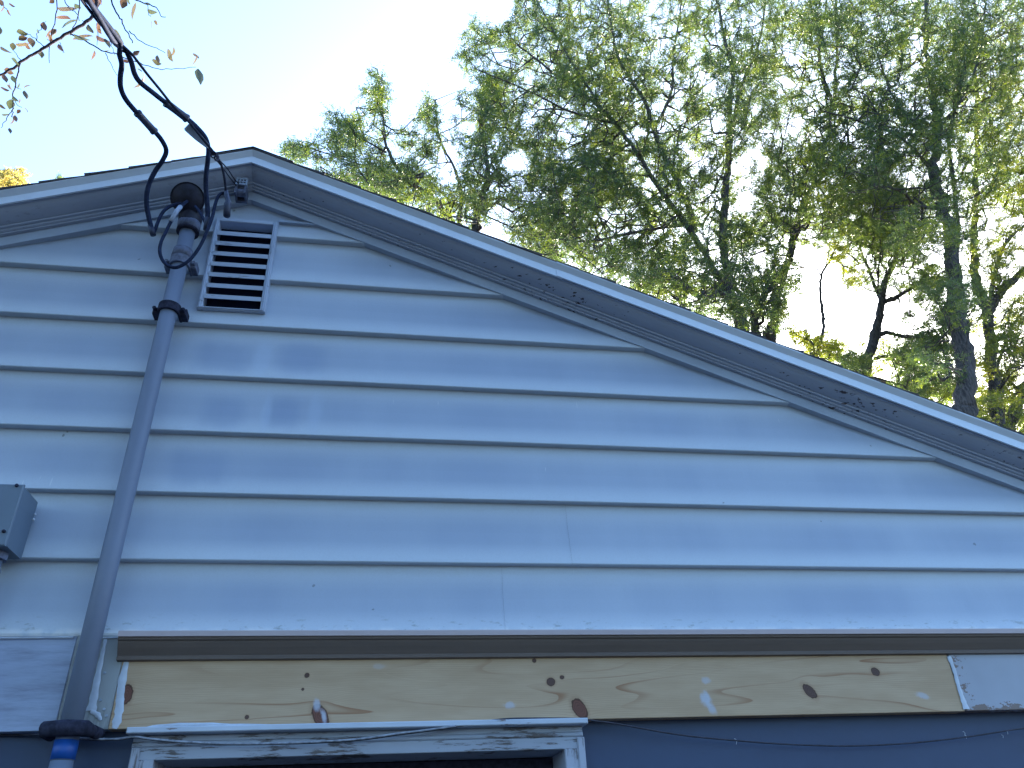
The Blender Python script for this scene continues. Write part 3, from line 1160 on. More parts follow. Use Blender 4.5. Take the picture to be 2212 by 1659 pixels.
b.tube([(bx0 + .007, -.036, (bz0 + bz2) / 2), (bx1 - .007, -.036, (bz0 + bz2) / 2)], .0155, 16)
b.tube([(bx0 + .007, -.036, bz0 - .004), (bx1 - .007, -.036, bz0 - .004)], .003, 8)
b.build('bracket_body', M['strap2'], br)

# ------------------------------------------------------------------ meter / junction box on the left
jb = thing('junction_box', 'grey green metal electrical box on the siding at the left edge', 'electrical box', (-1.07, -.05, 2.37))
jx1 = -.950
b = MB()
b.bevbox(-1.20, jx1, -.103, .0, 2.375, 2.540, .003)
b.build('box_body', M['box'], jb)
b = MB()
b.bevbox(-1.205, jx1 + .001, -.112, -.1035, 2.372, 2.545, .003)
cov = b.build('box_cover', M['box'], jb)
b = MB()
for (x_, z_) in ((-.966, 2.56), (-.962, 2.43)):
    b = MB()
    b.tube([(x_, -.1, z_ - .02), (x_, -.117, z_ - .02)], .0045, 8)
    b.build('screw', M['strap'], cov, True)
b = MB()
b.tube([(-.992, -.050, 2.3745), (-.992, -.050, 2.355)], .030, 8)
b.build('hub', M['strap2'], jb)
b = MB()
b.tube([(-.992, -.050, 2.355), (-.992, -.050, 1.0)], .0195, 18)
b.tube([(-.992, -.050, 2.330), (-.992, -.050, 2.322)], .0225, 18)
b.build('conduit', M['conduit'], jb, True)
b = MB()
rr = random.Random(3)
for k in range(14):
    p = P(66 + rr.random() * 9, 1100 + rr.random() * 26, .006)
    q = p + np.array([(rr.random() - .5) * .012, -.006 * rr.random(), (rr.random() - .5) * .014])
    b.tube([p, (p + q) / 2 + np.array([0, -.003, 0]), q], [.002, .005, .002], 6)
b.build('putty', M['caulk'], jb, True)

# ------------------------------------------------------------------ thin wire strung below the board
b = cable([(-60, 1588, .03), (40, 1588, .03), (110, 1587, -.01), (185, 1597, -.012), (250, 1598, -.012), (290, 1593, -.030), (330, 1598, -.034), (400, 1604, -.034), (500, 1608, -.034), (600, 1607, -.034), (690, 1604, -.034),
           (780, 1598, -.034), (860, 1587, -.036), (930, 1578, -.037), (990, 1569, -.037), (1040, 1560, -.037), (1090, 1553, -.036), (1160, 1551.5, -.034), (1250, 1552.5, -.034), (1290, 1558, -.02), (1330, 1563, -.01),
           (1467, 1587, .005), (1607, 1601, .015), (1727, 1609, .02), (1847, 1611, .02), (1967, 1605, .02), (2087, 1592, .01), (2212, 1573, .0), (2400, 1550, .0)], .0023, 8, 7)
tw = tag(b.build('strung_wire', M['tin'], None, True), 'thin dark wire strung across the window head and along the blue wall', 'wire')
b = cable([(150, 1592, -.013), (185, 1595.5, -.0145), (250, 1596.5, -.0145), (290, 1591.5, -.0325), (330, 1596.5, -.0365), (400, 1602.5, -.0365), (500, 1606.5, -.0365), (600, 1605.5, -.0365), (700, 1601.5, -.0385), (780, 1596, -.0385), (860, 1584.5, -.0405), (930, 1576, -.0415), (985, 1568, -.0415)], .0028, 6, 6)
b.build('white_wire_sheath', M['wirewhite'], tw, True)

# ------------------------------------------------------------------ trees
def leaves_on(pos, direc, rg, Lr=(.12, .20), pairs=5, lw=.013, ll=.036):
    """pinnate leaves: pos (n,3), direc (n,3) rachis directions -> verts, quads, tint"""
    n = len(pos)
    d = direc / (np.linalg.norm(direc, axis=1, keepdims=True) + 1e-9)
    rnd = rg.normal(size=(n, 3))
    s = np.cross(d, rnd); s /= np.linalg.norm(s, axis=1, keepdims=True) + 1e-9
    s = s * np.array([1, 1, .55]); s /= np.linalg.norm(s, axis=1, keepdims=True) + 1e-9
    L = rg.uniform(*Lr, size=(n, 1))
    tint = rg.random(n)
    Vs, ts = [], []
    for k in range(pairs):
        f = (k + .6) / pairs
        droop = np.array([0, 0, -1.0]) * (f ** 2) * .018
        c = pos + d * L * f + droop
        for sg in (-1, 1):
            dirl = s * sg * .85 + d * .5 + rg.normal(size=(n, 3)) * .25
            dirl /= np.linalg.norm(dirl, axis=1, keepdims=True)
            wv = np.cross(dirl, rg.normal(size=(n, 3))); wv /= np.linalg.norm(wv, axis=1, keepdims=True)
            l = ll * rg.uniform(.7, 1.25, size=(n, 1))
            wd = lw * rg.uniform(.7, 1.2, size=(n, 1))
            q = np.stack([c, c + dirl * l * .5 + wv * wd * .5, c + dirl * l, c + dirl * l * .5 - wv * wd * .5], 1)
            Vs.append(q)
            ts.append(tint)
    V = np.concatenate(Vs, 0).reshape(-1, 3)
    Q = np.arange(len(V)).reshape(-1, 4)
    return V, Q, np.concatenate(ts)


def tube_edges(A_, B_, ra, rb, n=5):
    """many tapered prisms at once"""
    t = B_ - A_
    t = t / (np.linalg.norm(t, axis=1, keepdims=True) + 1e-9)
    a = np.where(np.abs(t[:, 2:3]) < .8, np.array([[0, 0, 1.0]]), np.array([[1.0, 0, 0]]))
    e1 = np.cross(t, a); e1 /= np.linalg.norm(e1, axis=1, keepdims=True)
    e2 = np.cross(t, e1)
    vs = []
    for (c, r) in ((A_, ra), (B_, rb)):
        for k in range(n):
            an = 2 * math.pi * k / n
            vs.append(c + r[:, None] * (math.cos(an) * e1 + math.sin(an) * e2))
    V = np.stack(vs, 1)
    m = len(A_)
    Q = []
    base = (np.arange(m) * 2 * n)[:, None]
    for k in range(n):
        k2 = (k + 1) % n
        Q.append(base + np.array([[k, k2, n + k2, n + k]]))
    return V.reshape(-1, 3), np.concatenate(Q, 0)


def build_tree(root, limbs, attr, seed, leafmat, tipr=.0034, per=13, wob=.10, Lr=(.12, .22), ll=.038, lw=.018, pairs=5, seg=.34, expo=.47):
    """limbs: list of (pts(px,py,y) , r0, r1); attr: (n,3) points the crown has to reach"""
    rg = np.random.default_rng(seed)
    tb = MB()
    pos, par, fixed = [], [], []
    for li, (pts, ra, rb) in enumerate(limbs):
        w = [P(*p) for p in pts]
        if li == 0:
            b0 = w[0]
            w = [np.array([b0[0] * .97, b0[1], 0.0]), np.array([b0[0] * .98, b0[1], b0[2] * .5])] + w
        w = catmull(w, 6)
        m = len(w)
        jit = rg.normal(size=(m, 3)) * ra * .14
        jit[0] = 0
        w = [w[i] + jit[i] for i in range(m)]
        rad = [ra + (rb - ra) * (i / (m - 1)) for i in range(m)]
        if li == 0:
            rad[0] *= 1.5; rad[1] *= 1.25
        rad = [r * (1 + rg.normal() * .05) for r in rad]
        tb.tube(w, rad, 12)
        start = len(pos)
        for i in range(m):
            pos.append(w[i]); par.append(-1 if i == 0 else start + i - 1); fixed.append(rad[i])
    nfix = len(pos)
    pos = np.array(pos)
    parl = list(par)
    D0 = np.min(np.linalg.norm(attr[:, None] - pos[None], axis=2), axis=1)
    order = np.argsort(D0)
    cap = nfix + len(attr) * 14
    PP = np.zeros((cap, 3)); PP[:nfix] = pos
    DIR = np.zeros((cap, 3)); DIR[:nfix, 2] = .4
    usable = np.ones(cap, bool)
    lowz = attr[:, 2].min() - 1.5
    usable[:nfix] = pos[:, 2] > lowz
    cnt = nfix
    tips = []
    for ai in order:
        a = attr[ai]
        dv = a - PP[:cnt]
        dist = np.linalg.norm(dv, axis=1)
        align = np.einsum('ij,ij->i', dv, DIR[:cnt]) / (dist + 1e-6)
        cost = dist * (1.25 - .35 * align) + np.where(usable[:cnt], 0, 50) + np.where(dv[:, 2] < 0, -dv[:, 2] * .35, 0)
        j = int(np.argmin(cost))
        L = dist[j]
        if L < .05:
            continue
        ns = max(1, min(12, int(L / seg)))
        p0 = PP[j].copy(); prev = j
        d0 = DIR[j]
        bend = d0 * L * .25 + rg.normal(size=3) * L * .08
        for k in range(1, ns + 1):
            f = k / ns
            p = p0 + (a - p0) * f + bend * math.sin(math.pi * f) * .6 + rg.normal(size=3) * wob * seg * (0 if k == ns else 1)
            PP[cnt] = p
            dd = p - PP[prev]
            DIR[cnt] = dd / (np.linalg.norm(dd) + 1e-9)
            parl.append(prev)
            prev = cnt
            cnt += 1
        tips.append(prev)
    # pipe model
    load = np.zeros(cnt)
    for t_ in tips:
        load[t_] += 1
    for i in range(cnt - 1, -1, -1):
        if parl[i] >= 0:
            load[parl[i]] += load[i]
    rad = tipr * np.maximum(load, 1) ** expo
    rad[:nfix] = np.array(fixed)
    for i in range(nfix, cnt):
        q_ = parl[i]
        rad[i] = min(rad[i], rad[q_] * (.62 if q_ < nfix else 1.0))
    idx = np.arange(nfix, cnt)
    pa = np.array(parl)[idx]
    rb_ = rad[idx]
    ra_ = np.minimum(rad[pa], rb_ * 1.6)
    V2, Q2 = tube_edges(PP[pa], PP[idx], ra_, rb_, 5)
    V1 = np.array(tb.v); nb_ = len(V1)
    # join trunk polygons (quads only; ngon caps dropped)
    Q1 = np.array([f for f in tb.f if len(f) == 4])
    V = np.concatenate([V1, V2]); Q = np.concatenate([Q1, Q2 + nb_])
    fast_obj('trunk', V, Q, M['bark'], root, smooth=True)
    # leaves along twigs with light load
    tw_i = idx[(load[idx] <= 4)]
    pa2 = np.array(parl)[tw_i]
    npl = rg.poisson(per, size=len(tw_i))
    rep = np.repeat(np.arange(len(tw_i)), npl)
    f = rg.random((len(rep), 1))
    p = PP[pa2][rep] * (1 - f) + PP[tw_i][rep] * f
    dr = (PP[tw_i] - PP[pa2])[rep]
    dr = dr / (np.linalg.norm(dr, axis=1, keepdims=True) + 1e-9)
    dr = dr * .5 + rg.normal(size=dr.shape) * np.array([.8, .8, .45]) + np.array([0, 0, .03])
    V, Q, tt = leaves_on(p, dr, rg, Lr, pairs, lw, ll)
    fast_obj('crown', V, Q, leafmat, root, tint=tt)
    return len(Q)


# where foliage is found: soft outline of the wood behind the house, in picture terms, spread through several metres of depth
OUT = [(560, 330), (622, 300), (650, 305), (700, 255), (705, 232), (738, 235), (762, 215), (790, 175), (812, 128), (828, 150), (850, 225), (868, 262), (905, 235), (915, 200), (940, 190),
       (958, 228), (962, 300), (985, 240), (975, 170), (985, 85), (1030, 28), (1065, 62), (1105, 40), (1112, -40), (1150, -600), (3000, -700), (3000, 1150), (2300, 1050), (2212, 990), (560, 330)]
OUT = np.array(OUT, float)


def inside(x, y):
    c = np.zeros(len(x), bool)
    for i in range(len(OUT) - 1):
        x1, y1 = OUT[i]; x2, y2 = OUT[i + 1]
        cond = ((y1 > y) != (y2 > y))
        xi = (x2 - x1) * (y - y1) / (y2 - y1 + 1e-9) + x1
        c ^= cond & (x < xi)
    return c


HOLES = [(1112, 350, 24, 20, .95), (1765, 655, 60, 72, .82), (1840, 630, 32, 48, .6), (1710, 300, 22, 40, .5), (1500, 150, 24, 40, .6), (2185, 320, 30, 40, .4), (2000, 690, 36, 30, .5), (2190, 610, 26, 40, .5),
         (1640, 560, 30, 26, .6), (1960, 380, 35, 30, .7), (1250, 600, 60, 22, .5), (1060, 130, 45, 30, .55), (2040, 790, 40, 30, .6), (1440, 210, 20, 40, .5), (1700, 120, 18, 20, .4),
         (1160, 60, 40, 50, .35), (1240, 260, 30, 40, .35), (1610, 420, 24, 30, .6), (1850, 560, 30, 30, .5), (1560, 40, 24, 40, .5), (1985, 120, 18, 40, .4), (1380, 560, 30, 18, .5), (1020, 250, 14, 40, .5), (900, 290, 20, 16, .4)]
rgt = np.random.default_rng(11)
GR = rgt.normal(size=(80, 80))


def vnoise(x, y, s):
    u, v_ = x / s, y / s
    iu, iv = np.floor(u).astype(int), np.floor(v_).astype(int)
    fu, fv = u - iu, v_ - iv
    fu, fv = fu * fu * (3 - 2 * fu), fv * fv * (3 - 2 * fv)
    g_ = lambda a, b: GR[a % 80, b % 80]
    return (g_(iu, iv) * (1 - fu) + g_(iu + 1, iv) * fu) * (1 - fv) + (g_(iu, iv + 1) * (1 - fu) + g_(iu + 1, iv + 1) * fu) * fv


def crown_points(n, ell, y0, dy, dens_seed, edge=True):
    """ell: list of (px,py,rx,ry) blobs; depth y0 +- dy"""
    rg = np.random.default_rng(dens_seed)
    out = []
    areas = np.array([e[2] * e[3] for e in ell], float)
    while len(out) < n:
        k = rg.choice(len(ell), p=areas / areas.sum())
        cx_, cy_, rx, ry = ell[k]
        v3 = rg.normal(size=3); v3 /= np.linalg.norm(v3); v3 *= rg.random() ** (1 / 2.4)
        x, y = cx_ + rx * v3[0], cy_ + ry * v3[1]
        ax_, ay_ = np.array([x]), np.array([y])
        if edge and not inside(ax_, ay_)[0]:
            continue
        keep = 1.0
        for (hx, hy, hr, hs, st) in HOLES:
            d = ((x - hx) / hr) ** 2 + ((y - hy) / hs) ** 2
            if d < 1.4:
                keep *= 1 - st * min(1, 1.4 - d + .2)
        nz = vnoise(ax_ + y0 * 50, ay_, 46.0)[0] * .6 + vnoise(ax_, ay_ + y0 * 90, 120.0)[0] * .4
        keep *= 1 / (1 + math.exp(-(nz * 1.7 + .9)))
        if rg.random() > keep:
            continue
        out.append(P(x, y, y0 + dy * v3[2]))
    return np.array(out)


def tree(name, label, limbs, ell, n, y0, dy, seed, leafmat=None, group='tall locust trees behind the house', cat='tree', **kw):
    p = P(*limbs[0][0][0])
    root = thing(name, label, cat, (p[0] * .97, p[1], 0), group)
    a = crown_points(n, ell, y0, dy, seed)
    return build_tree(root, limbs, a, seed, leafmat or M['leaf'], **kw)


tot = 0
Y1 = 9.0
tot += tree('locust_tree', 'lower feathery locust with upright spires just right of the roof ridge', [
    ([(1030, 540, Y1), (1027, 500, Y1), (1039, 432, Y1), (1055, 384, Y1), (1051, 336, Y1), (1043, 280, Y1 - .2), (1036, 215, Y1 - .3)], .10, .028),
    ([(1010, 520, Y1), (985, 488, Y1), (931, 424, Y1 - .3), (875, 384, Y1 - .6), (835, 316, Y1 - .7), (827, 240, Y1 - .6), (815, 150, Y1 - .5)], .060, .012),
    ([(1052, 410, Y1), (1068, 372, Y1 + .3), (1062, 345, Y1 + .5), (1090, 310, Y1 + .8)], .04, .015),
    ([(990, 495, Y1), (996, 420, Y1 + .3), (980, 360, Y1 + .5), (950, 300, Y1 + .6), (940, 215, Y1 + .5)], .045, .012),
    ([(835, 330, Y1 - .7), (770, 290, Y1 - .9), (735, 245, Y1 - 1)], .02, .008),
    ([(870, 385, Y1 - .6), (760, 350, Y1 - .8), (640, 310, Y1 - 1)], .022, .008)],
    [(815, 345, 150, 80), (815, 200, 40, 95), (735, 280, 55, 70), (650, 325, 50, 32), (930, 270, 45, 95), (1040, 300, 95, 130), (960, 430, 170, 80), (1140, 430, 120, 80), (1050, 200, 60, 60), (830, 400, 160, 40)],
    2150, Y1, 2.3, 21, per=11)
Y2 = 9.6
tot += tree('locust_tree', 'broad many-limbed locust filling the middle of the wood, left of the sky gap', [
    ([(1606, 730, Y2), (1606, 715, Y2), (1582, 648, Y2), (1566, 560, Y2), (1563, 450, Y2), (1572, 355, Y2), (1577, 224, Y2), (1582, 149, Y2), (1560, 60, Y2), (1530, -80, Y2)], .15, .03),
    ([(1583, 650, Y2), (1530, 560, Y2 - .3), (1479, 480, Y2 - .5), (1427, 412, Y2 - .7), (1363, 312, Y2 - .9), (1300, 235, Y2 - 1), (1200, 160, Y2 - 1.2), (1110, 90, Y2 - 1.3)], .078, .018),
    ([(1500, 500, Y2 - .4), (1483, 432, Y2 - .5), (1439, 344, Y2 - .6), (1411, 280, Y2 - .7), (1391, 216, Y2 - .8), (1343, 140, Y2 - .9), (1327, 80, Y2 - 1), (1300, -60, Y2 - 1)], .075, .02),
    ([(1411, 285, Y2 - .7), (1450, 200, Y2 - .6), (1455, 120, Y2 - .5), (1470, 20, Y2 - .3), (1480, -80, Y2)], .04, .015),
    ([(1574, 340, Y2), (1600, 190, Y2 + .3), (1640, 90, Y2 + .6), (1660, -60, Y2 + 1)], .06, .02),
    ([(1479, 485, Y2 - .4), (1380, 500, Y2 - .9), (1280, 520, Y2 - 1.3), (1180, 515, Y2 - 1.6)], .04, .012),
    ([(1606, 690, Y2), (1570, 640, Y2 - .4), (1500, 632, Y2 - .8), (1457, 595, Y2 - 1)], .10, .05),
    ([(1340, 270, Y2 - 1), (1230, 240, Y2 - 1.4), (1150, 200, Y2 - 1.6), (1030, 150, Y2 - 1.8)], .03, .010),
    ([(1300, 235, Y2 - 1), (1220, 110, Y2 - 1.1), (1160, 0, Y2 - 1.2), (1130, -70, Y2 - 1.2)], .03, .012)],
    [(1200, 180, 170, 190), (1060, 110, 90, 95), (1350, 100, 190, 200), (1450, 330, 190, 170), (1330, 430, 220, 140), (1500, 560, 190, 100), (1560, 120, 140, 240), (1250, 540, 170, 60), (1400, 590, 170, 60), (1230, 330, 130, 120), (1530, 640, 120, 70), (1180, 500, 110, 60), (1310, 560, 130, 50), (1160, 60, 90, 110), (1260, 440, 130, 90)],
    8800, Y2, 2.6, 22)
Y3 = 10.6
tot += tree('locust_tree', 'slender leaning locust trunk just left of the sky gap', [
    ([(1668, 760, Y3), (1666, 739, Y3), (1673, 667, Y3), (1688, 600, Y3), (1712, 532, Y3), (1725, 467, Y3), (1752, 403, Y3), (1774, 343, Y3), (1800, 230, Y3), (1810, 80, Y3), (1800, -80, Y3)], .14, .03),
    ([(1660, 760, Y3 - .3), (1637, 729, Y3 - .3), (1630, 690, Y3 - .3), (1650, 640, Y3 - .2), (1690, 590, Y3)], .09, .07),
    ([(1637, 712, Y3 - .3), (1611, 652, Y3 - .5), (1575, 612, Y3 - .8), (1530, 590, Y3 - 1)], .06, .03),
    ([(1752, 405, Y3), (1790, 370, Y3 - .3), (1830, 330, Y3 - .6), (1830, 260, Y3 - .8)], .05, .02),
    ([(1800, 230, Y3), (1770, 120, Y3 + .2), (1785, 0, Y3 + .4), (1775, -80, Y3)], .05, .02)],
    [(1720, 180, 130, 230), (1740, 400, 130, 130), (1640, 480, 110, 110), (1680, 610, 80, 70), (1850, 250, 110, 170), (1640, 680, 80, 50), (1790, 470, 90, 80), (1720, 60, 130, 130)],
    4300, Y3, 2.2, 23)
Y4 = 11.2
tot += tree('locust_tree', 'thin nearly bare stem standing alone in the sky gap', [
    ([(1762, 800, Y4), (1764, 772, Y4), (1779, 705, Y4), (1772, 640, Y4), (1774, 595, Y4), (1791, 566, Y4), (1800, 545, Y4)], .055, .022),
    ([(1774, 598, Y4), (1765, 580, Y4), (1755, 572, Y4)], .02, .01),
    ([(1776, 700, Y4), (1795, 670, Y4), (1820, 650, Y4)], .016, .006)],
    [(1800, 545, 32, 26), (1770, 745, 50, 36), (1840, 600, 30, 40), (1730, 720, 30, 30)],
    190, Y4, .8, 24, leafmat=M['leafs'], tipr=.005)
Y5 = 12.2
tot += tree('locust_tree', 'crooked locust with two limbs reaching right, left of the thickest trunk', [
    ([(1862, 850, Y5), (1868, 816, Y5), (1880, 753, Y5), (1899, 690, Y5), (1904, 652, Y5), (1915, 600, Y5), (1940, 540, Y5), (1930, 470, Y5), (1950, 400, Y5)], .17, .04),
    ([(1894, 729, Y5), (1915, 718, Y5 - .1), (1937, 724, Y5 - .2), (1976, 729, Y5 - .4), (2038, 739, Y5 - .6), (2080, 770, Y5 - .8)], .07, .02),
    ([(1889, 775, Y5), (1912, 770, Y5), (1937, 777, Y5), (1975, 784, Y5), (2004, 792, Y5), (2030, 800, Y5)], .045, .015),
    ([(1904, 655, Y5), (1940, 640, Y5 - .3), (1990, 610, Y5 - .7), (2060, 590, Y5 - 1)], .07, .02),
    ([(1904, 655, Y5), (1880, 590, Y5 + .3), (1860, 540, Y5 + .6), (1850, 480, Y5 + .8)], .05, .02)],
    [(1920, 500, 110, 90), (1980, 610, 90, 50), (1870, 570, 55, 70), (1990, 760, 90, 45), (1840, 790, 60, 40), (1930, 400, 120, 80), (2010, 830, 90, 50), (1880, 480, 110, 90), (2010, 700, 80, 60)],
    4200, Y5, 1.8, 25)
Y6 = 9.2
tot += tree('locust_tree', 'thickest rough barked locust trunk, rising near the right edge', [
    ([(2086, 930, Y6), (2086, 892, Y6), (2084, 782, Y6), (2072, 705, Y6), (2062, 614, Y6), (2050, 515, Y6), (2030, 429, Y6), (2016, 373, Y6), (2022, 310, Y6), (2028, 261, Y6), (2013, 187, Y6), (2002, 112, Y6), (1998, 0, Y6), (1990, -120, Y6)], .235, .04),
    ([(2030, 275, Y6), (2000, 266, Y6 - .2), (1968, 258, Y6 - .3), (1938, 224, Y6 - .5), (1916, 179, Y6 - .7), (1890, 100, Y6 - .8)], .055, .015),
    ([(2062, 640, Y6), (2050, 690, Y6 + .2), (2056, 600, Y6 + .4), (2070, 500, Y6 + .5), (2050, 306, Y6 + .5), (2070, 200, Y6 + .6), (2060, 60, Y6 + .7)], .07, .03),
    ([(2035, 450, Y6), (1985, 445, Y6 - .4), (1940, 410, Y6 - .8), (1880, 400, Y6 - 1.2)], .05, .015),
    ([(2028, 262, Y6), (2060, 240, Y6 - .3), (2110, 140, Y6 - .5), (2130, 0, Y6 - .5)], .05, .02),
    ([(2016, 373, Y6), (1950, 300, Y6 - .6), (1850, 260, Y6 - 1.2), (1780, 240, Y6 - 1.6)], .04, .012)],
    [(1950, 130, 190, 210), (2080, 300, 150, 150), (1900, 320, 150, 130), (2010, 480, 130, 90), (2100, 80, 150, 180), (1830, 60, 120, 160), (2060, 640, 80, 80), (2030, 780, 70, 60)],
    5600, Y6, 2.4, 26)
Y7 = 10.8
tot += tree('locust_tree', 'dark forked locust trunk immediately right of the thickest trunk', [
    ([(2156, 960, Y7), (2153, 921, Y7), (2148, 830, Y7), (2138, 734, Y7), (2133, 665, Y7), (2112, 620, Y7), (2104, 556, Y7), (2106, 480, Y7), (2110, 370, Y7), (2112, 250, Y7), (2106, 120, Y7), (2106, -60, Y7)], .18, .04),
    ([(2134, 675, Y7), (2144, 655, Y7), (2172, 619, Y7), (2212, 585, Y7), (2300, 520, Y7), (2400, 400, Y7)], .13, .06),
    ([(2138, 660, Y7), (2146, 609, Y7), (2163, 542, Y7), (2190, 505, Y7), (2225, 470, Y7), (2290, 330, Y7)], .06, .03),
    ([(2150, 800, Y7), (2190, 700, Y7 + .5), (2240, 650, Y7 + .8)], .04, .015)],
    [(2160, 420, 90, 110), (2190, 300, 80, 150), (2150, 560, 70, 80), (2170, 180, 130, 200), (2180, 760, 90, 60), (2350, 450, 170, 220), (2350, 100, 200, 250), (2190, 620, 70, 50), (2150, 880, 70, 50), (2200, 720, 60, 80)],
    4600, Y7, 2.2, 27, leafmat=M['leafy'])
Y8 = 11.8
tot += tree('locust_tree', 'leaning locust trunk cut off by the right edge, lowest above the rake', [
    ([(2172, 975, Y8), (2177, 931, Y8), (2192, 888, Y8), (2212, 840, Y8), (2262, 740, Y8), (2340, 600, Y8)], .19, .10),
    ([(2205, 855, Y8), (2180, 820, Y8), (2150, 800, Y8)], .04, .015)],
    [(2190, 850, 70, 60), (2210, 930, 70, 50), (2330, 700, 150, 150), (2120, 900, 60, 40)],
    1000, Y8, 1.5, 28, leafmat=M['leafy'])
# farther sunlit thicket seen between the trunks
Y9 = 16.5
tot += tree('locust_tree', 'sunlit yellow green bushy tree farther back, low between the trunks', [
    ([(1960, 900, Y9), (1960, 850, Y9), (1965, 800, Y9), (1990, 760, Y9), (2000, 720, Y9)], .12, .03),
    ([(1962, 840, Y9), (2050, 800, Y9), (2120, 770, Y9)], .05, .015),
    ([(1962, 850, Y9), (1900, 820, Y9), (1850, 800, Y9)], .05, .015)],
    [(1960, 780, 110, 60), (2060, 850, 110, 70), (1870, 780, 100, 60), (1780, 740, 60, 40), (2150, 830, 90, 70), (2190, 900, 70, 60), (2140, 700, 80, 40)],
    1800, Y9, 2.5, 29, leafmat=M['leafs'], per=7, ll=.05, lw=.02)
# golden tree far left above the roof
Y10 = 19.0
root = thing('golden_tree', 'bright golden sunlit treetop above the roof at the left edge', 'tree', tuple(P(10, 480, Y10) * np.array([1, 1, 0])))
rg10 = np.random.default_rng(30)
at10 = []
for (px, py, rx, ry, n_) in [(15, 405, 48, 30, 150), (40, 385, 22, 26, 50), (-40, 400, 60, 60, 220), (10, 375, 20, 14, 30), (-20, 500, 80, 60, 260)]:
    for k in range(n_):
        v3 = rg10.normal(size=3); v3 /= np.linalg.norm(v3); v3 *= rg10.random() ** .4
        at10.append(P(px + rx * v3[0], py + ry * v3[1], Y10 + 1.4 * v3[2]))
tot += build_tree(root, [([(5, 480, Y10), (5, 450, Y10), (10, 420, Y10), (25, 390, Y10)], .10, .02), ([(5, 450, Y10), (-40, 420, Y10), (-80, 380, Y10)], .05, .02)], np.array(at10), 31, M['leafg'], per=6, ll=.07, lw=.035)
root = thing('distant_tree', 'tiny tip of a distant tree poking above the left roof edge', 'tree', tuple(P(130, 480, 30) * np.array([1, 1, 0])))
at11 = np.array([P(130 + rg10.normal() * 6, 388 + rg10.normal() * 6, 30 + rg10.normal() * .4) for k in range(26)] + [P(130 + rg10.normal() * 22, 450 + rg10.normal() * 18, 30 + rg10.normal() * 1.0) for k in range(160)])
tot += build_tree(root, [([(132, 480, 30), (131, 430, 30), (130, 392, 30)], .08, .01)], at11, 32, M['leaf'], per=3, ll=.07, lw=.035)
print('leaflets', tot)

# ------------------------------------------------------------------ apple branches overhead at the top left
YA = -.35
ap_root = thing('apple_tree', 'apple tree twigs with reddish autumn leaves hanging in at the top left', 'tree', (-4.6, -.6, 0))
tb = MB()
tb.tube(catmull([(-4.6, -.6, 0), (-4.55, -.62, 1.2), (-4.4, -.7, 2.6), (-4.1, -.8, 3.8), (-3.5, -.9, 4.9), (-2.8, -.95, 5.6), (-2.1, -.9, 5.9)], 5), [.16 - .12 * i / 30 for i in range(31)], 12)
tb.tube(catmull([(-4.25, -.75, 3.3), (-3.6, -.6, 4.1), (-2.9, -.5, 4.6), (-2.3, -.45, 4.8)], 5), [.07 - .045 * i / 15 for i in range(16)], 10)
tb.build('trunk', M['bark'], ap_root, True)
# unseen crown added behind the camera, enlarged to block sky light from the wall
rga = np.random.default_rng(77)
cpos = []
for (cx_, cy_, cz_, rx_, rz_, n_) in [(-3.4, -3.6, 5.6, 2.3, 1.3, 900), (-1.2, -4.6, 5.9, 2.0, 1.2, 800), (-4.4, -2.2, 5.4, 1.6, 1.1, 400), (1.2, -5.6, 5.4, 2.0, 1.3, 900), (-1.0, -6.8, 4.4, 3.6, 2.2, 2200), (-5.5, -5.0, 4.4, 2.2, 2.2, 1200)]:
    v3 = rga.normal(size=(n_, 3)); v3 /= np.linalg.norm(v3, axis=1, keepdims=True); v3 *= rga.random((n_, 1)) ** .4
    cpos.append(np.array([[cx_, cy_, cz_]]) + v3 * np.array([[rx_, rx_, rz_]]))
cpos = np.repeat(np.concatenate(cpos), 5, axis=0)
cpos = cpos + rga.normal(size=cpos.shape) * .16
V_, Q_, T_ = leaves_on(cpos, rga.normal(size=cpos.shape), rga, (.1, .2), 2, .032, .065)
fast_obj('crown', V_, Q_, M['leafd'], ap_root, tint=T_)
for (a_, b_) in (((-4.1, -.8, 3.8), (-3.2, -3.4, 5.3)), ((-3.5, -.9, 4.9), (-1.4, -4.4, 5.6)), ((-3.2, -3.4, 5.3), (.8, -5.2, 5.5)), ((-4.4, -.7, 2.9), (-4.5, -2.4, 5.2))):
    a_, b_ = np.array(a_), np.array(b_)
    tb.tube(catmull([a_, (a_ + b_) / 2 + np.array([.1, .1, .3]), b_], 6), [.06 - .04 * i / 12 for i in range(13)], 8)
tb.build('limbs', M['bark'], ap_root, True)
tb = MB()


def twig(pts, r0_, r1_, y=YA, dy=0):
    w_ = catmull([P(q[0], q[1], y + dy * i) if len(q) == 2 else np.array(q[:3], float) for i, q in enumerate(pts)], 4)
    k = len(w_)
    rj = random.Random(int(pts[0][0] * 7 + pts[0][1]))
    w_ = [p + np.array([rj.gauss(0, 1), rj.gauss(0, 1), rj.gauss(0, 1)]) * .0015 for p in w_]
    tb.tube(w_, [.8 * (r0_ + (r1_ - r0_) * i / (k - 1)) for i in range(k)], 6)


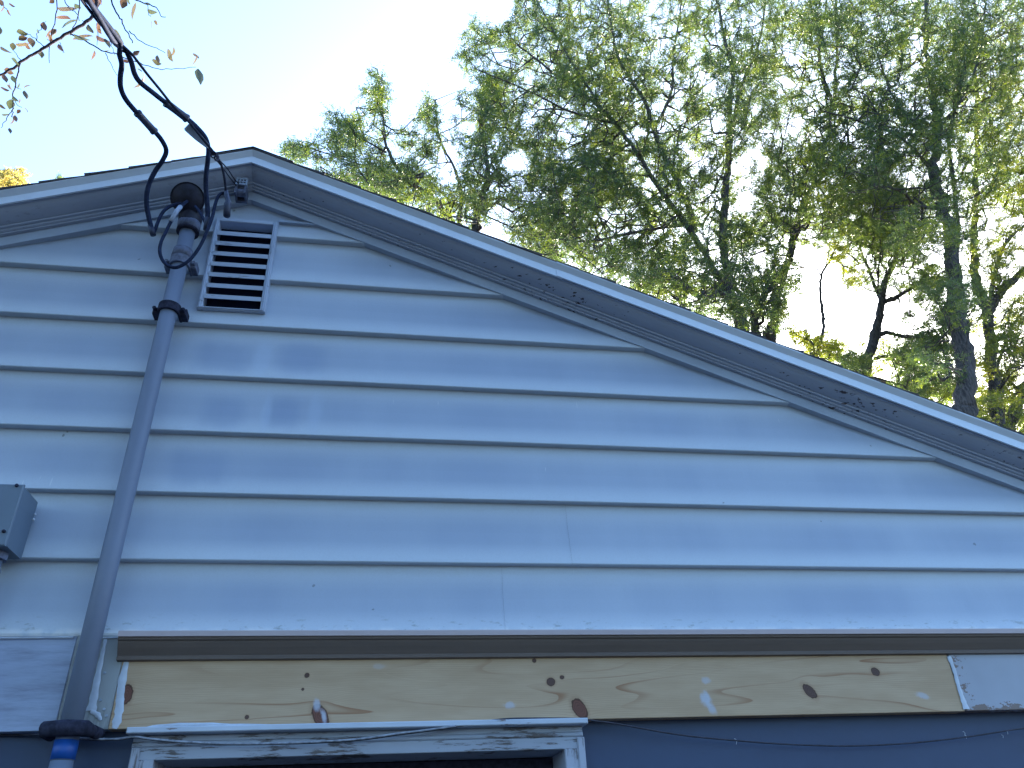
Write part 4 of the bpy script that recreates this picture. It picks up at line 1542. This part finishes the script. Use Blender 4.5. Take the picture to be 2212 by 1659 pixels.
# main side branch running left from the cable, then its twigs (picture positions on a plane just in front of the gable)
TW = [([(-2.1, -.9, 5.9), (-1.75, -.7, 5.5), (-1.35, -.5, 5.0), (228, -120), (212, -30), (206, 25), (200, 36), (170, 59), (140, 76), (105, 98), (78, 114), (50, 131), (22, 151), (0, 164), (-30, 180)], .010, .0045),
      ([(124, -30), (122, 20), (115, 62), (107, 98), (106, 135)], .0028, .0015),
      ([(172, -20), (171, 20), (165, 45), (152, 76)], .0028, .002),
      ([(156, 76), (185, 88), (220, 108), (256, 119), (290, 132), (330, 146), (370, 150), (424, 144)], .0034, .0012),
      ([(236, -20), (247, 20), (262, 44), (275, 70), (287, 92)], .0042, .0022),
      ([(278, 66), (300, 86), (330, 101), (358, 114)], .0024, .0012),
      ([(260, -30), (285, -5), (318, 8), (338, 18), (350, 35), (358, 36)], .0036, .0014),
      ([(318, 8), (322, 28), (324, 38)], .0016, .001),
      ([(44, 138), (38, 160), (33, 185), (28, 210), (29, 235), (25, 252)], .0032, .0018),
      ([(28, 235), (18, 250), (8, 268), (4, 276)], .0022, .001),
      ([(28, 210), (34, 222), (46, 232)], .0016, .001),
      ([(33, 188), (42, 192)], .0014, .001),
      ([(228, 116), (238, 136), (252, 162)], .0018, .001),
      ([(230, 72), (240, 92), (248, 118)], .002, .001),
      ([(208, 50), (212, 75), (210, 98)], .002, .001),
      ([(95, 102), (80, 86), (66, 76), (52, 70)], .002, .001),
      ([(80, 88), (82, 70), (92, 56), (100, 46)], .0018, .001),
      ([(125, 82), (110, 88), (102, 84)], .0014, .001),
      ([(130, 92), (135, 105), (138, 115)], .0014, .001),
      ([(48, 132), (38, 122), (30, 108)], .0018, .001),
      ([(198, -20), (206, 5), (207, 22)], .004, .003),
      ([(135, -10), (150, 18), (168, 32), (172, 45)], .0024, .0012),
      ([(178, 45), (190, 48), (196, 36)], .0014, .001),
      ([(-30, -40), (-5, -5), (10, 15), (18, 30)], .003, .001)]
for pts, ra, rb in TW:
    twig(pts, ra, rb)
tb.build('branches', M['twig'], ap_root, True)
# leaves: (px, py, length px, direction degrees in the picture, sideways foreshortening)
LV = [(145, 16, 34, 5, .7), (136, 34, 26, 10, .7), (147, 46, 34, -25, .7), (190, 6, 18, 60, .6), (168, 13, 14, 40, .8), (96, 57, 16, 80, .6), (102, 72, 16, 120, .7), (116, 70, 14, 130, .5), (108, 84, 18, 60, .8),
      (47, 73, 20, 10, .5), (50, 83, 16, -15, .4), (80, 67, 8, 70, .8), (50, 93, 26, 0, .6), (28, 100, 14, 90, .8), (57, 100, 16, 40, .7), (15, 109, 24, 30, .35), (69, 90, 18, 75, .6), (90, 116, 15, 80, .6),
      (32, 134, 18, 40, .6), (132, 104, 16, 60, .4), (19, 155, 18, 20, .7), (176, 75, 36, -8, .65), (178, 80, 30, 20, .5), (196, 63, 18, 60, .5), (210, 60, 22, 70, .8), (224, 85, 28, 25, .55), (234, 92, 18, 65, .4),
      (201, 120, 18, 110, .8), (250, 74, 22, 30, .6), (262, 90, 14, 60, .7), (266, 108, 16, 60, .6), (273, 133, 12, 0, .4), (232, 109, 7, 0, .7), (295, 115, 14, -35, .35), (309, 145, 12, 5, .35), (303, 150, 10, 40, .4),
      (302, 177, 30, -50, .5), (337, 136, 18, 20, .5), (342, 128, 14, 80, .4), (365, 120, 24, 65, .7), (372, 114, 20, 110, .6), (420, 130, 20, 115, .6), (425, 119, 14, 45, .5), (433, 165, 28, 82, .45),
      (267, 8, 18, 110, .7), (284, 22, 30, 100, .7), (318, 6, 14, 20, .6), (330, 24, 18, 20, .8), (327, 54, 14, 85, .4), (337, 50, 11, 50, .7), (276, 4, 12, 50, .6),
      (12, 168, 16, 70, .45), (20, 186, 18, 70, .5), (30, 171, 14, 70, .6), (38, 186, 12, 110, .7), (19, 189, 12, 40, .6), (57, 184, 13, -15, .6), (10, 194, 16, 15, .3), (58, 204, 16, 75, .3), (22, 225, 18, 100, .9),
      (41, 219, 11, 100, .6), (4, 232, 14, 20, .5), (13, 246, 15, 0, .6), (40, 241, 9, 130, .6), (57, 238, 9, 60, .3), (34, 256, 12, 80, .5), (26, 262, 14, 120, .7), (23, 282, 10, 80, .4), (34, 214, 14, 45, .5),
      (4, 20, 14, 120, .7), (17, 28, 12, 60, .6), (25, 13, 12, 20, .3), (3, 6, 12, 80, .7), (0, 66, 14, 90, .5), (112, 4, 10, 150, .6), (206, 2, 26, 75, .7), (214, -8, 30, 80, .7)]
rl = np.random.default_rng(5)
VV, QQ, TT = [], [], []
for (px, py, L, an, fs) in LV:
    yy = YA + rl.normal() * .02
    c = P(px, py, yy)
    rx_, dn_ = RM[0], RM[1]
    depth = (c - CAM) @ RM[2]
    s_ = depth / F
    a = math.radians(an)
    d = rx_ * math.cos(a) + dn_ * math.sin(a)
    w_ = np.cross(RM[2], d)
    fwd = RM[2]
    tilt = math.acos(min(1, fs)) * (1 if rl.random() < .5 else -1)
    wv = w_ * math.cos(tilt) + fwd * math.sin(tilt)
    nv = np.cross(d, wv)
    Lw = L * s_ * 1.3
    W = Lw * .34
    prof = [(0, 0), (.1, .45), (.28, .92), (.45, 1.0), (.62, .86), (.8, .5), (.92, .2), (1, 0)]
    b0 = sum(len(v_) for v_ in VV)
    vs = []
    curl = rl.uniform(-.12, .2)
    fold = rl.uniform(.15, .5)
    for (t_, w0) in prof:
        mid = c + d * (t_ - .5) * Lw + nv * curl * Lw * (4 * (t_ - .5) ** 2)
        wj = 1 + rl.normal() * .05
        vs += [mid + wv * W * w0 * wj + nv * W * w0 * fold, mid, mid - wv * W * w0 * wj + nv * W * w0 * fold]
    q = []
    for i in range(len(prof) - 1):
        for k in range(2):
            a0 = b0 + i * 3 + k
            q.append((a0, a0 + 1, a0 + 4, a0 + 3))
    VV.append(np.array(vs)); QQ += q
    TT += [rl.random()] * len(q)
fast_obj('leaves', np.concatenate(VV), np.array(QQ), M['leafr'], ap_root, tint=np.array(TT))
